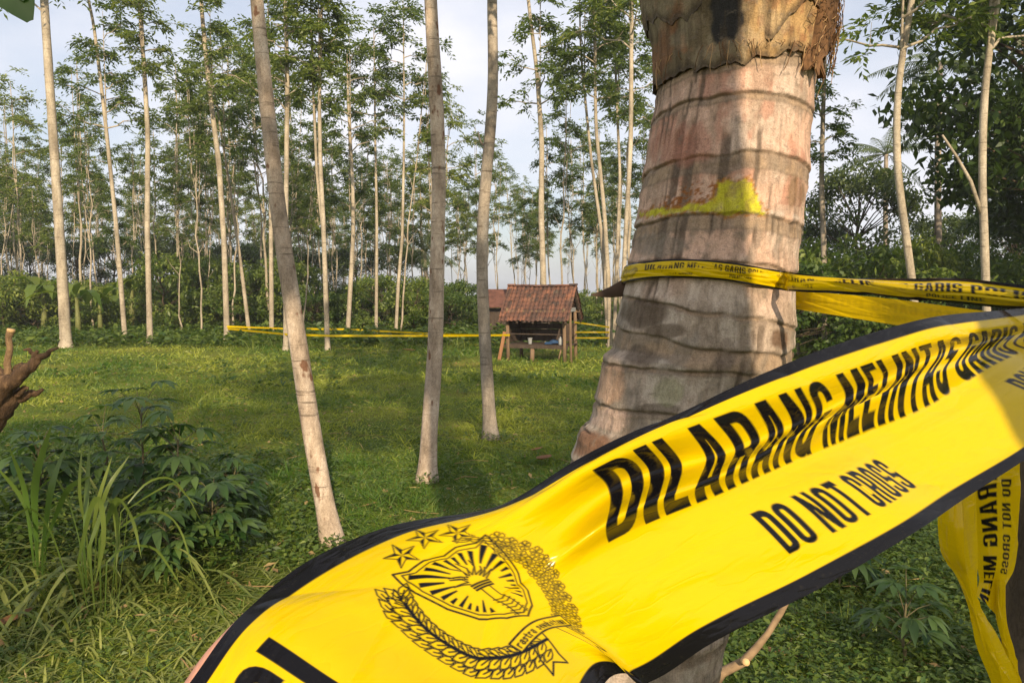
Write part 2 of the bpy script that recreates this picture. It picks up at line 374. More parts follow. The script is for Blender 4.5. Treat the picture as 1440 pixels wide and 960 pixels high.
def leader(rng, h, r0, r1, wob=0.25, n=16):
    z = np.linspace(-0.1, h, n); x = np.cumsum(rng.normal(size=n)) ; y = np.cumsum(rng.normal(size=n))
    x = x - x[0]; y = y - y[0]
    x = x - z / h * x[-1]; y = y - z / h * y[-1]                    # returns to the axis at the top
    k = wob / (np.abs(x).max() + np.abs(y).max() + 1e-6)
    return np.stack([x * k, y * k, z], -1), r0 + (r1 - r0) * (np.clip(z, 0, h) / h) ** 0.8

def slender_proto(seed, h, z0, rad, limbs, r0=0.085, fork=False, twigs=5):
    rng = np.random.default_rng(seed)
    root = empty('plantation_tree')
    T = Geo(); path, rr = leader(rng, h, r0, 0.012, 0.35); T.tube(path, rr, 8, 0.5, True, 0.06, seed)
    if fork:
        i = 6; s = np.linspace(0, 1, 8)[:, None]; a = rng.random() * 6.28
        f = path[i] + s * np.array([math.cos(a) * 0.9, math.sin(a) * 0.9, h - path[i, 2] - 0.6]) ; f[:, :2] = path[i, :2] + (s ** 0.6) * np.array([math.cos(a), math.sin(a)]) * 0.8
        T.tube(f, np.linspace(rr[i] * 0.75, 0.012, 8), 7, 0.5, False)
    for k in range(twigs):                                           # bare broken twigs under the crown
        i = rng.integers(5, 10); a = rng.random() * 6.28; ln = rng.uniform(0.35, 1.1)
        e = path[i] + np.array([math.cos(a) * ln * 0.7, math.sin(a) * ln * 0.7, ln]); mid = (path[i] + e) / 2 + rng.normal(size=3) * 0.06
        T.tube(np.stack([path[i], mid, e]), [0.018, 0.011, 0.004], 5, 0.5, False)
    obj('trunk', T.mesh('trunk_slender', True), M['bark_pale'], root)
    B, Lf = make_crown(seed + 50, z0, h, rad, limbs)
    cr = obj('crown', Lf.mesh('crown_slender'), M['leaf_plant'], root)
    obj('limbs', B.mesh('limbs_slender', True), M['bark_pale'], root)
    return root
protos = [slender_proto(s, *a) for s, a in ((1, (12.5, 6.6, 1.8, 12, 0.07)), (2, (11.0, 5.0, 1.7, 11, 0.06)), (3, (13.5, 7.8, 2.1, 13, 0.08, True)),
                                            (4, (10.2, 5.2, 1.4, 9, 0.055)), (5, (12.0, 7.4, 2.0, 10, 0.07, True, 9)), (6, (8.5, 4.4, 1.2, 8, 0.045)), (7, (11.5, 8.0, 1.5, 8, 0.06, True, 9)), (8, (10.5, 7.0, 1.1, 5, 0.042, False, 8)), (9, (9.5, 6.0, 1.0, 5, 0.04, True, 8)))]
GROVE = 'slender pale-barked plantation tree standing in the grove behind the grass field'
grng = np.random.default_rng(77); spots = []; tries = 0
used = [False] * len(protos)
while len(spots) < 270 and tries < 30000:
    tries += 1
    y = 29 + 52 * grng.random() ** 0.8; x = (grng.random() * 2 - 1) * (0.75 * y + 4)
    if x > 0.35 * y: continue
    if x > -0.22 * y and grng.random() < 0.35: continue
    if -0.03 * y < x < 0.13 * y and y < 34: continue
    if min([9] + [math.hypot(x - a, y - b) for a, b in spots]) < 1.5: continue
    spots.append((x, y))
for i, (x, y) in enumerate(spots):
    k = int(grng.integers(len(protos))); o = copy_tree(protos[k]) if used[k] else protos[k]; used[k] = True
    o.location = (x, y, float(gz(x, y))); s = grng.uniform(0.72, 1.15)
    o.scale = (s, s, s * grng.uniform(0.95, 1.12)); o.rotation_euler = (grng.normal() * 0.04, grng.normal() * 0.04, grng.random() * 6.28)
    tag(o, GROVE, 'tree', 'plantation trees of the grove')

# ---- trees whose trunks can be told apart: path in photo pixels, depth from the ground they stand on
crown_meshes = []
for s, a in ((201, (0, 4.6, 1.7, 12)), (202, (0, 5.4, 2.0, 14)), (203, (0, 3.8, 1.5, 11))):
    B, Lf = make_crown(s, *a); crown_meshes.append((Lf.mesh('crown_field'), B.mesh('limbs_field', True)))
def px_tree(name, pts, widths, d, label, bark='bark_pale', group=None, top=13.0, crown=0, seg=10, wob=0.05, cs=1.0, cz=None, branch=()):
    pts = np.asarray(pts, float); wd = np.asarray(widths, float)
    p = P(pts[:, 0], pts[:, 1], d); r = wd / 2 / F * d * (1.0 if d < 10 else 0.82)
    if p[0, 2] < top:                                                # go on above the frame, straightening
        dirv = (p[0] - p[1]) / np.linalg.norm(p[0] - p[1]); e = []; q0 = p[0].copy(); n = 5; st = (top - p[0, 2]) / n
        for k in range(n):
            dirv = dirv * 0.6 + np.array([0, 0, 1.0]) * 0.4; dirv /= np.linalg.norm(dirv); q0 = q0 + dirv * st / dirv[2]; e.append(q0.copy())
        p = np.concatenate([np.array(e)[::-1], p]); r = np.concatenate([np.linspace(0.015, r[0], n + 1)[:-1], r])
    dirv = p[-1] - p[-2]; gzv = float(gz(p[-1, 0], p[-1, 1])) - 0.08
    if p[-1, 2] > gzv:
        k = (gzv - p[-1, 2]) / dirv[2]; p = np.concatenate([p, [p[-1] + dirv * k * np.array([0.4, 0.4, 1])]]); r = np.concatenate([r, [r[-1] * 1.12]])
    p = p[::-1]; r = r[::-1]
    t = np.concatenate([[0], np.cumsum(np.linalg.norm(np.diff(p, axis=0), axis=1))]); m = max(24, int(t[-1] * 4.5)); tt = t[-1] * np.linspace(0, 1, m) ** 1.25
    pp = np.stack([np.interp(tt, t, p[:, k]) for k in range(3)], -1)
    for _ in range(3): pp[1:-1] = pp[1:-1] * 0.5 + 0.25 * (pp[:-2] + pp[2:])
    rr = np.interp(tt, t, r); rr = rr * (1 + 0.4 * np.exp(-np.clip(pp[:, 2], 0, None) / 0.13))
    base = pp[0].copy(); root = empty(name, base)
    T = Geo(); T.tube(pp - base, rr, seg, 0.5, True, wob, int(abs(pts[0, 0])) % 97)
    obj('trunk', T.mesh('trunk', True), M[bark], root)
    for (bpts, bw) in branch:
        bp = np.asarray(bpts, float); Bg = Geo(); Bg.tube(P(bp[:, 0], bp[:, 1], d) - base, np.linspace(bw, bw * 0.5, len(bp)) / 2 / F * d, 7)
        obj('branch', Bg.mesh('branch', True), M[bark], root)
    if crown is not None:
        zc = cz if cz is not None else top - 4.4
        cx = np.array([np.interp(zc, pp[:, 2], pp[:, k]) for k in range(2)])
        lm, bm = crown_meshes[crown]
        for nm, me, mm in (('crown', lm, 'leaf_plant'), ('limbs', bm, 'bark_pale')):
            c = obj(nm, me, M[mm], root, (cx[0] - base[0], cx[1] - base[1], zc - base[2]), (0, 0, pts[0, 0])); c.scale = (cs, cs, cs)
    return tag(root, label, 'tree', group)
def D(py): return depth_at(py)
px_tree('slim_tree', [(356, -60), (360, 0), (374, 130), (391, 300), (410, 420), (437, 600), (457, 710), (469, 765)], [17, 18, 20, 22, 24, 26, 26, 28], D(765),
        'slim leaning trunk with brown scars and peeling patches, standing near the cassava bushes', 'bark_scar', top=9.5, crown=0, seg=18, wob=0.07)
px_tree('slim_tree', [(603, -60), (605, 0), (613, 130), (618, 230), (616, 330), (612, 500), (604, 600), (600, 675)], [17, 18, 20, 20, 20, 22, 23, 24], D(675),
        'brownish upright trunk with flaking bark at its sunlit foot, between two other trunks', 'bark_scar', top=10.5, crown=1, seg=18, wob=0.07)
px_tree('slim_tree', [(692, -60), (692, 0), (694, 130), (688, 200), (680, 290), (677, 380), (683, 500), (690, 615)], [13, 14, 15, 16, 16, 16, 17, 19], D(615),
        'smooth grey crooked trunk bending left halfway up, in front of the tiled hut', 'bark_grey', top=11, crown=2, seg=16, wob=0.05, branch=(([(683, 208), (676, 200), (672, 185)], 4),))
px_tree('pale_tree', [(60, -40), (62, 0), (72, 150), (82, 300), (92, 466)], [12, 13, 14, 15, 18], 25.0,
        'thickest pale trunk at the field edge, beside the banana plants', 'bark_pale', top=15.5, crown=1, seg=14, cs=1.2)
EG = 'pale trunks along the field edge'
EDGE = ['slim pale trunk standing next to the thickest pale trunk at the field edge', 'slim pale trunk second along from the thickest pale trunk', 'pale trunk to which the long far tape strands are tied', 'thin crooked trunk just behind the tape-tied trunk',
        'straight pale trunk between the tape-tied trunk and the slim leaning scarred trunk', 'pale trunk standing directly behind the slim leaning scarred trunk', 'thicker of two pale trunks standing together where the lower tape strand passes', 'thinner of two pale trunks standing together where the lower tape strand passes',
        'pale trunk behind the tape, midway between the leaning and the upright scarred trunks', 'thin pale trunk just behind the tape, one before the brownish upright trunk', 'thin bent pale trunk close beside the brownish upright trunk', 'pale trunk rising right behind the ridge of the tiled hut',
        'pale trunk almost touching the outline of the near palm', 'pale trunk beside the hut where the three short tape strands end', 'thin pale trunk behind the one where the short tape strands end', 'thin pale trunk squeezed between the hut-side trunks and the palm']
for lab, (pts, wd, d) in zip(EDGE, (([(120, -20), (132, 35), (147, 160), (163, 313), (170, 400), (176, 479)], [4, 5, 6, 7, 8, 8], 27.5),
                   ([(194, -20), (197, 20), (203, 100), (208, 190), (207, 320), (209, 400), (211, 480)], [6, 6, 7, 8, 9, 9, 10], 27.0),
                   ([(282, -20), (284, 20), (295, 130), (308, 230), (315, 340), (319, 465)], [6, 7, 8, 9, 9, 10], 28.0),
                   ([(300, 120), (318, 230), (330, 310), (341, 390), (350, 465)], [3, 4, 5, 6, 7], 31.0),
                   ([(378, 60), (380, 200), (381, 320), (382, 468)], [5, 6, 7, 8], 30.0),
                   ([(400, -20), (403, 60), (404, 130), (402, 310), (402, 495)], [7, 7, 8, 8, 9], 24.0),
                   ([(452, 40), (449, 130), (450, 220), (455, 320), (461, 497)], [5, 6, 7, 8, 9], 23.5),
                   ([(440, 120), (446, 250), (457, 350), (460, 420), (461, 495)], [4, 5, 6, 6, 6], 23.8),
                   ([(490, 150), (496, 260), (497, 330), (493, 400), (489, 468)], [5, 6, 7, 8, 8], 31.0),
                   ([(528, 210), (530, 320), (529, 462)], [4, 5, 6], 32.0), ([(568, 210), (566, 330), (560, 400), (557, 462)], [4, 5, 6, 6], 32.0),
                   ([(741, -20), (745, 20), (755, 100), (762, 200), (761, 300), (765, 420), (765, 460)], [6, 6, 7, 9, 10, 11, 11], 26.0),
                   ([(889, -20), (888, 60), (887, 200), (880, 330), (874, 440), (872, 500)], [6, 7, 8, 8, 8, 9], 24.0),
                   ([(836, 60), (838, 180), (850, 300), (856, 400), (858, 490)], [4, 6, 7, 8, 9], 25.0),
                   ([(818, 90), (832, 230), (845, 320), (851, 400), (855, 480)], [4, 5, 6, 7, 7], 26.5),
                   ([(866, 110), (872, 250), (868, 350), (864, 470)], [4, 5, 6, 7], 28.0))):
    px_tree('pale_tree', pts, wd, d, lab, 'bark_pale', EG, top=12 + (pts[0][0] % 5) * 0.5, crown=int(pts[0][0]) % 3, seg=10)
px_tree('pale_tree', [(1160, 90), (1158, 140), (1155, 250), (1158, 330), (1160, 420), (1159, 500)], [6, 7, 8, 9, 9, 10], 20.0,
        'thin bare greyish trunk standing just past the palm, before dark bushes', 'bark_grey', top=9.6, crown=2, cs=0.7, branch=(([(1156, 165), (1151, 150), (1150, 140)], 4),))
px_tree('pale_tree', [(1288, -40), (1283, 0), (1270, 70), (1262, 130), (1260, 200), (1264, 260), (1275, 340), (1286, 420), (1290, 520)], [9, 10, 11, 11, 12, 12, 13, 13, 14], 14.0,
        'pale curving trunk bowed like a bracket before the dark broadleaf trees', 'bark_pale', top=10.5, crown=0, seg=12)
px_tree('pale_tree', [(1408, -40), (1402, 0), (1390, 80), (1383, 150), (1381, 250), (1384, 330), (1387, 420), (1390, 530)], [10, 11, 11, 12, 12, 13, 13, 14], 13.5,
        'pale trunk with one bare side branch reaching up, before the dark broadleaf trees', 'bark_pale', top=10.5, crown=1, seg=12, branch=(([(1380, 300), (1365, 255), (1345, 220), (1325, 190)], 6),))
px_tree('pale_tree', [(1128, 330), (1124, 400), (1122, 505)], [4, 5, 6], 22.0, 'very thin pale trunk close beside the palm, before the dark bushes', 'bark_pale', top=7.5, crown=None)

# ---- broadleaf trees, shrubs, palms and bananas behind the field
def broad_proto(name, seed, h, rad, nclump, leaves, Ll, trunk_r, mat, lean=0.0, zlow=0.35, mesh_tag='x'):
    rng = np.random.default_rng(seed); root = empty(name); T = Geo(); Lf = Geo()
    path, rr = leader(rng, h * 0.8, trunk_r, trunk_r * 0.3, 0.3, 12); T.tube(path, rr, 9, 0.5, True, 0.08, seed)
    for k in range(nclump):
        u = rng.random(); z = h * (zlow + (1 - zlow) * u); rr_ = rad * math.sqrt(max(0.05, 1 - ((u - 0.42) / 0.62) ** 2)) * (0.55 + 0.5 * rng.random())
        a = k * 2.4 + rng.normal() * 0.4; c = np.array([math.cos(a) * rr_, math.sin(a) * rr_, z])
        i = min(10, int(np.interp(z * 0.75, path[:, 2], np.arange(12)))); mid = (path[i] + c) / 2 + rng.normal(size=3) * 0.15 * rad * 0.3
        T.tube(np.stack([path[i], mid, c]), [trunk_r * 0.3, trunk_r * 0.18, trunk_r * 0.05], 5, 0.5, False)
        n = leaves; pts = c + rand_unit(rng, n) * (rng.random(n) ** 0.45)[:, None] * np.array([1, 1, 0.62]) * rad * rng.uniform(0.22, 0.36)
        d = rand_unit(rng, n); d[:, 2] -= 0.35; nr = rng.normal(size=(n, 3)) * 0.6; nr[:, 2] += 1
        Lf.leaves(pts, d, nr, rng.uniform(0.7, 1.3, n) * Ll, rng.uniform(0.35, 0.6, n) * Ll, 0.1, np.clip(rng.normal(0.4, 0.28, n), 0, 1), 0.5)
    obj('trunk', T.mesh('trunk_' + mesh_tag, True), M['bark_dark'], root); obj('crown', Lf.mesh('crown_' + mesh_tag), M[mat], root)
    return root
big = broad_proto('broadleaf_tree', 11, 12.0, 4.0, 70, 260, 0.26, 0.22, 'leaf_dark', 0, 0.34, 'broad')
med = broad_proto('broadleaf_tree', 12, 7.5, 3.0, 48, 220, 0.22, 0.14, 'leaf_dark', 0, 0.12, 'medium')
def place(o, px, d, s=1.0, rz=0.0, sz=None, label=None, cat='tree', group=None):
    p = P(px, HOR, d); o.location = (p[0], p[1], float(gz(p[0], p[1])) - 0.03); o.scale = (s, s, s if sz is None else sz); o.rotation_euler = (0, 0, rz)
    return tag(o, label, cat, group)
place(big, 1555, 16.5, 1.0, 0.4, 1.05, 'tall dark spreading tree whose crown hangs over the right-hand pale trunks')
place(copy_tree(big), 1590, 21, 0.95, 2.4, 0.9, 'dark broadleaf tree half hidden behind the tall spreading one')
place(med, 1205, 33, 0.98, 0.3, 0.98, 'bright green bushy tree below the coconut palm fronds')
place(copy_tree(med), 1335, 36, 0.85, 1.7, 0.75, 'dark bushy tree between the bowed trunk and the side-branched trunk')
place(copy_tree(med), 1150, 36, 0.75, 3.1, 0.7, 'dark bushy tree behind the thin bare trunk')
place(copy_tree(med), 1425, 31, 0.8, 4.2, 0.75, 'dark bushy tree under the tall spreading crown')
place(copy_tree(med), 1010, 40, 1.0, 5.0, None, 'bushy tree hidden behind the palm trunk')
for k, px in enumerate((-70, -10, 45, 110, 160, 225, 270, 330, 385, 440, 500, 560)):
    place(copy_tree(med), px, 52 + 5 * (k % 3), 0.85 + 0.12 * (k % 2), k * 1.1, 0.8 + 0.1 * (k % 3) - 0.02 * k, 'hazy green rounded tree filling the background between the grove trunks', 'tree', 'background trees behind the grove')
bush = [broad_proto('shrub', s, 2.4, 1.35, 26, 120, 0.15, 0.04, 'leaf_bush', 0, 0.12, 'shrub%d' % s) for s in (31, 32, 33)]
brng = np.random.default_rng(9); bu = [False] * 3
SH = 'dense dark green shrub in the thicket under the grove trees'
def add_bush(px, d, s, sz):
    k = int(brng.integers(3)); o = copy_tree(bush[k]) if bu[k] else bush[k]; bu[k] = True
    place(o, px, d, s, brng.random() * 6.28, sz, SH, 'shrub', 'shrubs under the grove trees')
for k in range(46):
    px = -40 + k * 15.5 + brng.normal() * 9; add_bush(px, brng.uniform(33, 42), brng.uniform(0.8, 1.35) * (1.25 if 210 < px < 420 else 1), brng.uniform(0.6, 1.2) * (1.35 if 210 < px < 420 else 1))
for k in range(16):
    add_bush(690 + k * 14, brng.uniform(36, 50), brng.uniform(0.7, 1.2), brng.uniform(0.5, 0.95))
for k in range(26):
    add_bush(1105 + k * 15, brng.uniform(19, 30), brng.uniform(0.8, 1.4), brng.uniform(0.8, 1.5))

M['leaf_banana'] = leafmat('banana_leaf', (0.06, 0.12, 0.018), (0.15, 0.20, 0.035), 0.4, 0.4, 0.15)
M['leaf_palm'] = leafmat('palm_leaflet', (0.03, 0.06, 0.015), (0.10, 0.13, 0.035), 0.25, 0.4)
M['stem_green'] = plain('green_stem', (0.12, 0.13, 0.04), 0.6, 0.35)
def banana_proto(seed):
    rng = np.random.default_rng(seed); root = empty('banana_plant'); T = Geo()
    T.tube([[0, 0, -0.05], [0.02, 0.01, 0.8], [0.0, 0.03, 1.7]], [0.13, 0.11, 0.06], 9); obj('stem', T.mesh('banana_stem', True), M['stem_green'], root)
    for k in range(8):
        Lg = Geo(); a = k * 2.4 + rng.normal() * 0.3; h = np.array([math.cos(a), math.sin(a), 0]); ln = rng.uniform(1.7, 2.6); u = np.linspace(0, 1, 12)
        el = rng.uniform(0.35, 1.2); path = np.array([0, 0, 1.55]) + np.outer(u * ln * math.cos(el) * 1.2, h); path[:, 2] += ln * (u * math.sin(el) * 1.15 - u ** 2.2 * rng.uniform(0.8, 1.35))
        wd = 0.46 * np.clip(np.sin(np.clip((u - 0.12) / 0.88, 0, 1) ** 0.7 * math.pi), 0.03, 1) * (1 + 0.25 * rng.normal(size=12) * (u > 0.2))
        strip(path, wd, np.cross(h, [0, 0, 1.0]), 0.5 + 0.3 * rng.normal(), Lg, 0.12); obj('leaf', Lg.mesh('banana_leaf', True), M['leaf_banana'], root)
    return root
ban = banana_proto(3)
for i, (px, d, s, rz) in enumerate(((60, 33, 1.1, 0), (108, 31, 1.0, 1.2), (25, 36, 1.15, 2.2), (140, 32, 0.9, 3.3), (185, 36, 1.2, 4.1), (-15, 33, 1.0, 5.0))):
    place(copy_tree(ban) if i else ban, px, d, s, rz, None, 'yellow-green banana plant with broad arching leaves near the thick pale trunk', 'banana plant', 'banana plants at the grove edge')

def coco_crown(seed, nf, ln, parent, top, up=0.0, matname='leaf_palm', nleaf=34, Lw=0.055, Ll=0.55, lowest=-0.35):
    rng = np.random.default_rng(seed)
    for k in range(nf):
        Lg = Geo(); a = k * 2.4 + rng.normal() * 0.15; h = np.array([math.cos(a), math.sin(a), 0]); el = rng.uniform(lowest, 1.25) + up; L_ = ln * rng.uniform(0.85, 1.1)
        u = np.linspace(0, 1, 14); path = np.outer(u * math.cos(el) * L_, h); path[:, 2] += L_ * (u * math.sin(el) - 0.38 * u ** 2 * (1.1 - 0.4 * el))
        path = path + top; Lg.tube(path, np.linspace(0.035, 0.006, 14), 5, 0.75, False)
        uu = np.linspace(0.12, 0.99, nleaf); c = np.stack([np.interp(uu, u, path[:, j]) for j in range(3)], -1); tg = np.gradient(c, axis=0); tg /= np.linalg.norm(tg, axis=1, keepdims=True)
        sdv = np.cross(tg, [0, 0, 1.0]); sdv /= np.linalg.norm(sdv, axis=1, keepdims=True) + 1e-9
        for sg in (-1, 1):
            d = sdv * sg * 0.9 + tg * 0.6 + np.array([0, 0, -0.35]) + rng.normal(size=c.shape) * 0.08
            nr = np.cross(d, tg) * sg; Lg.leaves(c, d, nr, Ll * np.sin(np.clip(uu * 1.05, 0.1, 1) * 2.6 + 0.3).clip(0.3, 1), Lw, 0.35, np.clip(rng.normal(0.5, 0.25, len(c)), 0, 1), 0.35)
        obj('frond', Lg.mesh('frond'), M[matname], parent)
def coconut(px, d, ztop, label, seed):
    p = P(px, HOR, d); root = empty('coconut_palm', (p[0], p[1], float(gz(p[0], p[1])))); T = Geo(); z = np.linspace(-0.1, ztop, 12)
    T.tube(np.stack([0.5 * (1 - z / ztop) ** 2, np.zeros(12), z], -1), np.linspace(0.17, 0.11, 12), 9, 0.5, True); obj('trunk', T.mesh('palm_trunk', True), M['bark_grey'], root)
    coco_crown(seed, 15, 3.0, root, np.array([0, 0, ztop])); return tag(root, label, 'palm tree')
coconut(1240, 42, 9.6, 'coconut palm whose fronds show above the bright green bushy tree', 5)
coconut(1310, 32, 11.6, 'tall coconut palm peeping out beside the top of the bowed trunk', 6)
coconut(1385, 46, 6.8, 'short coconut palm low between the dark bushy trees', 7)
coconut(598, 46, 4.4, 'short palm tuft low behind the brownish upright trunk', 8)
# ================================================================ NEAR PALM
def proj(v):
    """photo pixel of world points (to lay stains out by where they sit on the bark)"""
    v = np.asarray(v, float); z = v[..., 2] - H; d = v[..., 1] * cp - z * sp_; u = v[..., 1] * sp_ + z * cp
    return 720 + F * v[..., 0] / d, 480 - F * u / d
def sdf_loop(x, y, loop):
    """signed distance to a closed polygon (negative inside)"""
    lp = np.asarray(loop, float); d2 = np.full(x.shape, 1e9); ins = np.zeros(x.shape, bool)
    for a, b in zip(lp, np.roll(lp, -1, 0)):
        ex, ey = b - a; l2 = ex * ex + ey * ey + 1e-12; tt = np.clip(((x - a[0]) * ex + (y - a[1]) * ey) / l2, 0, 1)
        d2 = np.minimum(d2, (x - a[0] - tt * ex) ** 2 + (y - a[1] - tt * ey) ** 2)
        if ey != 0: ins ^= ((a[1] > y) != (b[1] > y)) & (x < ex * (y - a[1]) / ey + a[0])
    return np.where(ins, -1, 1) * np.sqrt(d2)
PD = 1.85
PL = np.array([(-2600, 935), (-1000, 930), (-300, 925), (-80, 912), (0, 917), (60, 926), (100, 926), (150, 921), (200, 911), (250, 904), (300, 896), (360, 886), (400, 879), (440, 869), (490, 861), (500, 849),
               (560, 837), (596, 829), (606, 814), (640, 805), (700, 790), (800, 765), (900, 742), (1200, 705), (1500, 675)], float)
PR = np.array([(-2600, 1115), (-1000, 1128), (-300, 1140), (-80, 1152), (0, 1150), (60, 1146), (100, 1143), (130, 1140), (200, 1133), (250, 1131), (300, 1124), (350, 1118), (400, 1112), (450, 1113), (480, 1110), (510, 1105),
               (600, 1085), (700, 1062), (800, 1040), (900, 1014), (960, 1003), (1200, 980), (1500, 1000)], float)
def palm_ring(py):
    l = np.interp(py, PL[:, 0], PL[:, 1]); r = np.interp(py, PR[:, 0], PR[:, 1])
    return (l + r) / 2, (r - l) / 2 / F * PD * 0.985
RINGS = [(118, 6, -8, 14), (172, 12, 0, 10), (250, 15, 2, 23), (322, 8, 3, 20), (378, 4, 8, 6), (440, 0, 22, 5), (473, -8, 14, 24), (512, 0, 6, 6), (561, 0, -4, 9), (596, 0, -8, 14)]
RINGS = [(y, 4, 0, 12) for y in range(-2580, 100, 62)] + RINGS + [(y, -6, 4, 12) for y in range(650, 1480, 52)]
NT, rows = 220, np.concatenate([np.linspace(-2600, -60, 90, endpoint=False), np.linspace(-60, 680, 470, endpoint=False), np.linspace(680, 1465, 130)])
th = np.arange(NT) / NT * 2 * np.pi; RY, TH = np.meshgrid(rows, th, indexing='ij')
nx, ny = np.cos(TH), np.sin(TH); front = -ny
cx, rad = palm_ring(rows); ctr = P(cx, rows, PD)
RPX = (rad * F / PD)[:, None]
np3 = np.stack([nx * 2.2, ny * 2.2, RY / 95.0], -1)
wobble = (fbm(np3 * 1.6, 4, 7) - 0.5)
disp = 0.018 * wobble + 0.010 * (fbm(np.stack([nx * 9, ny * 9, RY / 22.0], -1), 3, 9) - 0.5)
line = np.zeros_like(RY); band = np.zeros_like(RY)
for (y0, cv, tl, th_) in RINGS:
    yy = y0 - cv * front + tl * nx + 7 * (fbm(np.stack([nx * 3, ny * 3, np.full_like(nx, y0 * 0.37)], -1), 3, 3) - 0.5) * 2
    dlt = RY - yy
    line = np.maximum(line, np.exp(-(dlt / 2.4) ** 2)); line = np.maximum(line, 0.55 * np.exp(-((dlt - th_) / 2.0) ** 2))
    band = np.maximum(band, sstep(-1, 2, dlt) * (1 - sstep(th_ - 2, th_ + 2, dlt)))
    brk = sstep(0.3, 0.6, fbm(np.stack([nx * 4 + y0, ny * 4, RY / 40.0], -1), 3, 41))
    disp += (0.021 * np.exp(-(np.minimum(dlt, 0) / 16) ** 2) * (dlt < 0) * sstep(-40, 0, dlt) - 0.020 * np.exp(-((dlt - 1.5) / 2.6) ** 2)) * (0.35 + 0.65 * brk) + 0.010 * np.exp(-((dlt - th_) / 5) ** 2)
disp += 0.020 * band * (fbm(np.stack([nx * 30, ny * 30, RY / 6.0], -1), 3, 77) - 0.5) + 0.008 * (fbm(np.stack([nx * 34, ny * 34, RY / 40.0], -1), 3, 78) - 0.5)
crack = sstep(0.565, 0.60, fbm(np.stack([nx * 26, ny * 26, RY / 120.0], -1), 3, 12)) * sstep(0.45, 0.6, fbm(np3 * 1.2 + 5, 3, 13))
disp -= 0.014 * crack
V = ctr[:, None] + np.stack([nx * (rad[:, None] * (1 + disp)), ny * (rad[:, None] * (1 + disp)), np.zeros_like(nx)], -1)
QX, QY = proj(V); QX = np.where(front > 0.02, QX, -999)
def cmix(c, k, b): return c * (1 - k[..., None]) + np.asarray(b) * k[..., None]
n1, n2, n3 = fbm(np3 * 0.9, 4, 21), fbm(np3 * 2.6 + 9, 4, 22), fbm(np.stack([nx * 7, ny * 7, RY / 45.0], -1), 4, 23)
C = np.broadcast_to(np.array([0.54, 0.35, 0.245]), RY.shape + (3,)).copy()
low = sstep(330, 470, RY + 60 * (n1 - 0.5))
C = cmix(C, low * 0.8, (0.36, 0.295, 0.225))
C = cmix(C, sstep(0.48, 0.62, n1) * 0.55, (0.44, 0.38, 0.30))
C = cmix(C, sstep(0.52, 0.66, n2) * 0.6 * (RY < 300), (0.36, 0.155, 0.095))
C = cmix(C, sstep(0.50, 0.60, n2) * 0.7 * sstep(280, 330, RY), (0.19, 0.155, 0.115))
C = cmix(C, sstep(0.55, 0.63, n3) * 0.45, (0.25, 0.18, 0.12))
C = cmix(C, band * 0.85, (0.215, 0.16, 0.105)); C = cmix(C, band * sstep(0.45, 0.6, n3) * 0.5, (0.40, 0.27, 0.16))
C = cmix(C, np.clip(line, 0, 1) * 0.6 * sstep(0.33, 0.55, n3 + 0.04), (0.085, 0.06, 0.04)); C = cmix(C, crack * 0.8, (0.09, 0.065, 0.045))
wl = np.exp(-((RY - (317 - 8 * front + 3 * nx)) / 3.0) ** 2); C = cmix(C, wl * 0.6 * sstep(0.35, 0.5, n3), (0.62, 0.52, 0.42))
for (bx, by, sx, sy, cc, k) in ((905, 440, 34, 22, (0.10, 0.07, 0.045), 0.85), (940, 465, 34, 10, (0.12, 0.085, 0.055), 0.8), (905, 500, 26, 16, (0.11, 0.08, 0.055), 0.75),
                                (1020, 500, 20, 22, (0.14, 0.10, 0.07), 0.6), (1098, 478, 14, 16, (0.12, 0.07, 0.04), 0.9), (925, 575, 32, 8, (0.11, 0.08, 0.055), 0.7), (860, 540, 24, 30, (0.42, 0.25, 0.15), 0.6),
                                (860, 590, 30, 18, (0.46, 0.32, 0.24), 0.7), (830, 625, 30, 22, (0.20, 0.10, 0.055), 0.85), (1118, 270, 14, 26, (0.18, 0.11, 0.055), 0.8), (940, 550, 22, 20, (0.22, 0.22, 0.10), 0.5),
                                (960, 205, 50, 32, (0.36, 0.15, 0.095), 0.55), (1015, 385, 60, 8, (0.36, 0.30, 0.24), 0.4), (925, 345, 40, 18, (0.20, 0.165, 0.125), 0.7)):
    r2 = ((QX - bx) / sx) ** 2 + ((QY - by) / sy) ** 2 + 1.5 * (n3 - 0.5) + 1.2 * (n2 - 0.5); C = cmix(C, k * (1 - sstep(0.5, 1.2, r2)), cc)
# patch of yellow-green lichen with a rusty rim
jx = QX + 34 * (n3 - 0.5) + 9 * (fbm(np.stack([nx * 40, ny * 40, RY / 5.0], -1), 2, 31) - 0.5); jy = QY + 16 * (n2 - 0.5) + 7 * (fbm(np.stack([nx * 30, ny * 30, RY / 7.0], -1), 3, 35) - 0.5)
sd1 = sdf_loop(jx, jy, [(1012, 257), (1050, 255), (1062, 268), (1070, 285), (1078, 302), (1040, 301), (985, 298), (945, 298), (905, 306), (898, 302), (925, 293), (950, 291), (970, 288), (990, 288), (1000, 280), (1006, 270)])
mott = sstep(0.47, 0.56, fbm(np.stack([nx * 46, ny * 46, RY / 4.2], -1), 2, 33))
sd2 = sdf_loop(jx, jy, [(950, 264), (1012, 256), (1012, 284), (960, 290), (930, 292), (915, 300), (940, 276)])
C = cmix(C, (1 - sstep(-2, 4, sd2)) * mott * 0.95, (0.24, 0.085, 0.02))
